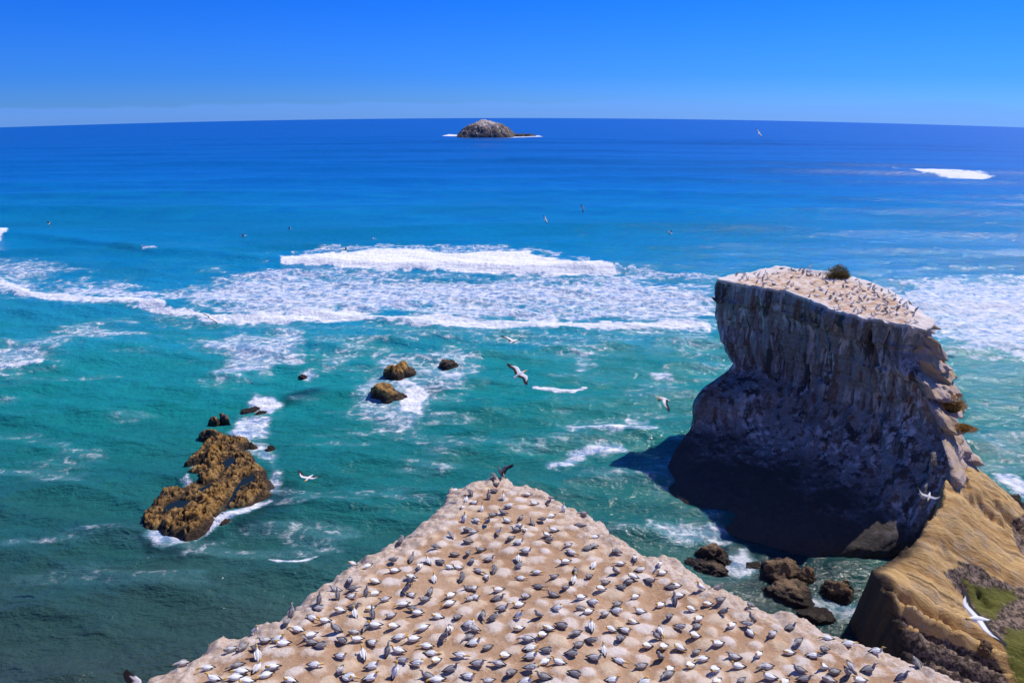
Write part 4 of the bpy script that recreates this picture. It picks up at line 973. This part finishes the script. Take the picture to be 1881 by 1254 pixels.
for _ in range(2):                                   # settle the feet on the real ground
    hz_ = head_z(gx_, gy_)
    for i, (px, py, t, d) in enumerate(birds):
        r = ray(px, py+3); tt = (hz_[i]-CAM_Z)/r[2]; gx_[i], gy_[i] = r[0]*tt, r[1]*tt
hz_ = head_z(gx_, gy_)
for i, (px, py, t, d) in enumerate(birds):
    young = 0 if t in 'wW' else (2 if t == 'p' else 1)
    if t == 'W': pose = rb.choice(['stand', 'stand', 'sky'])
    elif t == 'G': pose = rb.choice(['stand', 'stand', 'stand', 'preen'])
    else: pose = rb.choices(['sit', 'low', 'tuck', 'preen'], [7, 2.2, 1.6, 1.6] if t == 'w' else [5, 2, 3, 2])[0]
    yaw = DIR[d] + rb.uniform(-.5, .5) + (.25 if d == 'L' else -.2 if d == 'R' else 0)
    lab = KIND_TXT[young] + ' ' + POSE_TXT[pose] + ', ' + DIR_TXT[d] + ', ' + zone(px, py)
    o = link('young_gannet' if young else 'gannet', LIB[(pose, young)], lab, 'bird', GROUP_COLONY, loc=(gx_[i], gy_[i], hz_[i]-.012))
    s = rb.uniform(.60, .70); o.scale = (s, s*rb.uniform(.95, 1.1), s); o.rotation_euler = (rb.uniform(-.06, .06), rb.uniform(-.05, .05), yaw)
# the young bird flapping its wings at the tip
x, y = PH(921, 872)
me = gannet('stand', 1, 77, ((1.15, 1.2), (.9, .95)))
o = link('young_gannet', me, 'dark young gannet raising both wings at the very tip of the headland', 'bird', GROUP_COLONY, loc=(x, y, float(head_z(np.array([x]), np.array([y]))[0])-.01))
o.rotation_euler = (0, 0, 2.6); o.scale = (.85,)*3

# gannets on the stack
rs = random.Random(9); placed = []; tries = 0
cl = [P(*q, 21)[:2] for q in ((1650,560),(1600,540),(1480,505),(1540,545),(1620,575),(1370,503),(1670,570),(1590,525))]
while len(placed) < 128 and tries < 9000:
    tries += 1
    if rs.random() < .55:
        c = rs.choice(cl); x, y = c[0]+rs.gauss(0, 2.0), c[1]+rs.gauss(0, 2.0)
    else:
        x, y = rs.uniform(24, 48), rs.uniform(62, 94)
    if sdf(np.array([x]), np.array([y]), STACK_POLY)[0] < .5 or any((x-a)**2+(y-b)**2 < .42 for a, b in placed) or math.hypot(x-bx, y-by) < 2.0: continue
    placed.append((x, y))
for i, (px, py) in enumerate([(1430,491),(1455,489),(1462,489),(1478,488),(1488,490)]):
    placed.append(P(px, py+3, 21.5)[:2])
for x, y in placed:
    young = 1 if rs.random() < .38 else 0
    pose = rs.choices(['sit', 'stand', 'low', 'preen', 'tuck'], [4, 4, 1, 1, 1])[0]
    z = float(STACK_TOPZ(np.array([x]), np.array([y]))[0])
    pu, pv = proj(np.array([x]), np.array([y]), np.array([z])); pu = pu[0]
    d = rs.choice('LLRUD')
    zn = 'left end' if pu < 1420 else 'left part' if pu < 1500 else 'middle' if pu < 1580 else 'right part' if pu < 1650 else 'right end'
    ed = dline(np.array([x]), np.array([y]), [tuple(P(*q, 21)[:2]) for q in ((1318,512),(1440,533),(1570,578),(1700,605))])[0]
    row = 'cliff edge' if ed < 3 else 'centre' if ed < 7 else 'far rim'
    lab = KIND_TXT[young] + ' ' + POSE_TXT[pose] + ', ' + DIR_TXT[d] + ', stack top, ' + zn + ', ' + row
    o = link('young_gannet' if young else 'gannet', LIB[(pose, young)], lab, 'bird', GROUP_STACK, loc=(x, y, z-.01))
    o.rotation_euler = (0, 0, DIR[d]+rs.uniform(-.7, .7)); s = rs.uniform(.76, .88); o.scale = (s, s, s)

# flying gannets: pixel of the body, distance, forward and left-wing directions seen from the camera (right, up, towards)
CX, CY, CZ = Vector((1, 0, 0)), Vector((0, SP, CP)), Vector((0, -CP, SP))
def fly(px, py, dist, f, w, dl, dr, label, young=0):
    f = (CX*f[0]+CY*f[1]+CZ*f[2]).normalized(); w = CX*w[0]+CY*w[1]+CZ*w[2]
    w = (w-f*w.dot(f)).normalized(); u = f.cross(w)
    m = Matrix((f, w, u)).transposed().to_4x4(); m.translation = R_at(px, py, dist)
    o = link('flying_gannet', flyer(int(px), dl, dr, young), label, 'bird', 'gannets gliding over the sea')
    o.matrix_world = m
fly(955, 687, 35, (.80,.42,-.35), (-.62,.42,-.65), (.15,.3), (.05,-.1), 'large white gannet with black wingtips banking over green water beside the surf rocks')
fly(943, 627, 42, (.55,.25,-.75), (-.85,.15,-.3), (.12,.35), (.45,.75), 'white gannet gliding with wings raised, just below the long foam line')
fly(1219, 733, 40, (-.92,.18,.25), (-.2,-.1,.97), (-.5,-.9), (-.2,-.6), 'pinkish white gannet flying left with drooped wings beside the stack')
fly(567, 878, 44, (-.35,-.35,.85), (.95,.05,.25), (.1,.15), (.25,.5), 'white gannet with spread wings low over the water right of the ochre reef')
fly(1795, 1137, 25, (-.93,.10,.2), (.62,-.45,.70), (.0,-.1), (.2,.3), 'big bright white gannet flying left above the green algae on the shelf')
fly(388, 585, 72, (.3,.2,-.9), (-.85,.42,.2), (.1,-.1), (.0,.05), 'small gannet with long dark wings in front of the left foam line')
fly(1394, 245, 120, (.5,.6,-.6), (-.6,.7,.2), (.1,.1), (.1,.2), 'tiny white gannet high near the horizon, right of the far island')
fly(1002, 403, 135, (.7,.3,-.5), (-.7,.6,.2), (.2,.2), (.0,.1), 'tiny white gannet over blue water above the breaking wave, lower of two')
fly(1071, 382, 140, (.8,.1,.4), (-.4,.8,.2), (.3,.4), (.2,.3), 'tiny white gannet over blue water above the breaking wave, upper of two')
fly(686, 438, 130, (.2,.1,-.9), (-1,.1,.1), (-.1,-.2), (-.1,-.2), 'tiny white gannet skimming just behind the breaking wave')
fly(1861, 442, 150, (.4,.1,-.9), (-1,.0,.1), (.2,.1), (.2,.1), 'tiny white gannet at the right edge above the surf')
fly(1706, 912, 56, (-.5,-.6,.5), (.7,-.3,.5), (.4,.6), (.3,.5), 'pale gannet passing in front of the dark foot of the stack')
fly(247, 1282, 22, (.6,.1,-.7), (-.2,.95,.2), (.15,.2), (.0,.0), 'gannet at the bottom left corner with one dark fanned wing in view')

# ------------------------------------------------------------------ surfers waiting for waves
MAT_SUIT = plain('dark wetsuit', (.012,.012,.015), (.03,.03,.035)); MAT_SKIN = plain('skin', (.45,.27,.19), (.52,.33,.24))
MAT_BOARD = plain('surfboard skin', (.70,.68,.62), (.80,.79,.76), 2.0, .3); MAT_HAIR = plain('hair', (.03,.02,.012), (.06,.04,.02))
def surfer_meshes():
    b = Bird(0, 1)
    K = (1, 1, 1)
    b.tube([(0,0,.0,.17,.12,K),(0,0,.12,.16,.12,K),(.02,0,.28,.15,.10,K),(.03,0,.45,.18,.11,K),(.03,0,.54,.17,.09,K),(.03,0,.59,.07,.06,K),(.035,0,.64,.055,.055,K),(.04,0,.70,.075,.085,K),(.045,0,.78,.08,.095,K),(.045,0,.85,.06,.07,K),(.045,0,.88,.02,.02,K)], 12)
    for s in (-1, 1):
        b.tube([(.03,s*.17,.52,.06,.06,K),(.06,s*.23,.38,.05,.05,K),(.12,s*.25,.24,.042,.042,K),(.24,s*.20,.16,.035,.035,K),(.34,s*.14,.12,.028,.03,K),(.42,s*.11,.11,.03,.015,K)], 8)
        b.tube([(.0,s*.09,.02,.09,.09,K),(.20,s*.19,.05,.08,.08,K),(.38,s*.27,.02,.062,.065,K),(.40,s*.29,-.2,.055,.055,K),(.38,s*.29,-.42,.04,.04,K),(.48,s*.29,-.48,.04,.03,K)], 8)
    me = bpy.data.meshes.new('person'); me.from_pydata(b.V, [], b.F); me.materials.append(MAT_SUIT); me.materials.append(MAT_SKIN)
    for p in me.polygons:
        p.use_smooth = True
        if p.center.z > .63 and abs(p.center.y) < .12 or p.center.x > .36 and p.center.z > .05: p.material_index = 1
    h = Bird(0, 2); h.tube([(.0,0,.74,.05,.06,K),(.0,0,.80,.088,.10,K),(.03,0,.86,.082,.09,K),(.05,0,.905,.03,.03,K)], 10)
    hm = bpy.data.meshes.new('hair'); hm.from_pydata(h.V, [], h.F); hm.materials.append(MAT_HAIR)
    xs = np.linspace(-1, 1, 25); w = .29*np.clip(1-np.abs(xs)**2.6, 0.002, 1)**.6; q = Bird(0, 3)
    q.tube([(x*1.05+.25, 0, .02+.10*max(x, 0)**3, ww, .035, K) for x, ww in zip(xs, w)], 12)
    bd = bpy.data.meshes.new('surfboard'); bd.from_pydata(q.V, [], q.F); bd.materials.append(MAT_BOARD)
    return me, hm, bd
PM, HM, BM = surfer_meshes()
for px, py, yaw, where in [(90,414,1.9,'farthest left of all, out beyond the left wave'),(172,434,1.6,'left one of the close pair'),(195,435,1.4,'right one of the close pair'),(446,437,.4,'turned sideways, right of the close pair'),
        (457,456,2.6,'nearest to the unbroken green wave'),(532,425,1.6,'alone beyond the left end of the breaking wave'),(636,463,2.2,'just behind the left half of the breaking wave'),(1232,431,1.8,'alone at the right, behind the end of the wave')]:
    x, y, z = S(px, py); zz_ = z + .55
    b = link('surfboard', BM, 'pale surfboard floating under the surfer ' + where, 'surfboard', 'surfboards in the line-up', loc=(x, y, zz_)); b.rotation_euler = (0, -.08, yaw)
    o = link('person', PM, 'surfer in dark wetsuit sitting afloat, ' + where, 'person', 'surfers waiting for a wave', loc=(x, y, zz_+.09)); o.rotation_euler = (0, 0, yaw)
    link('hair', HM, parent=o)
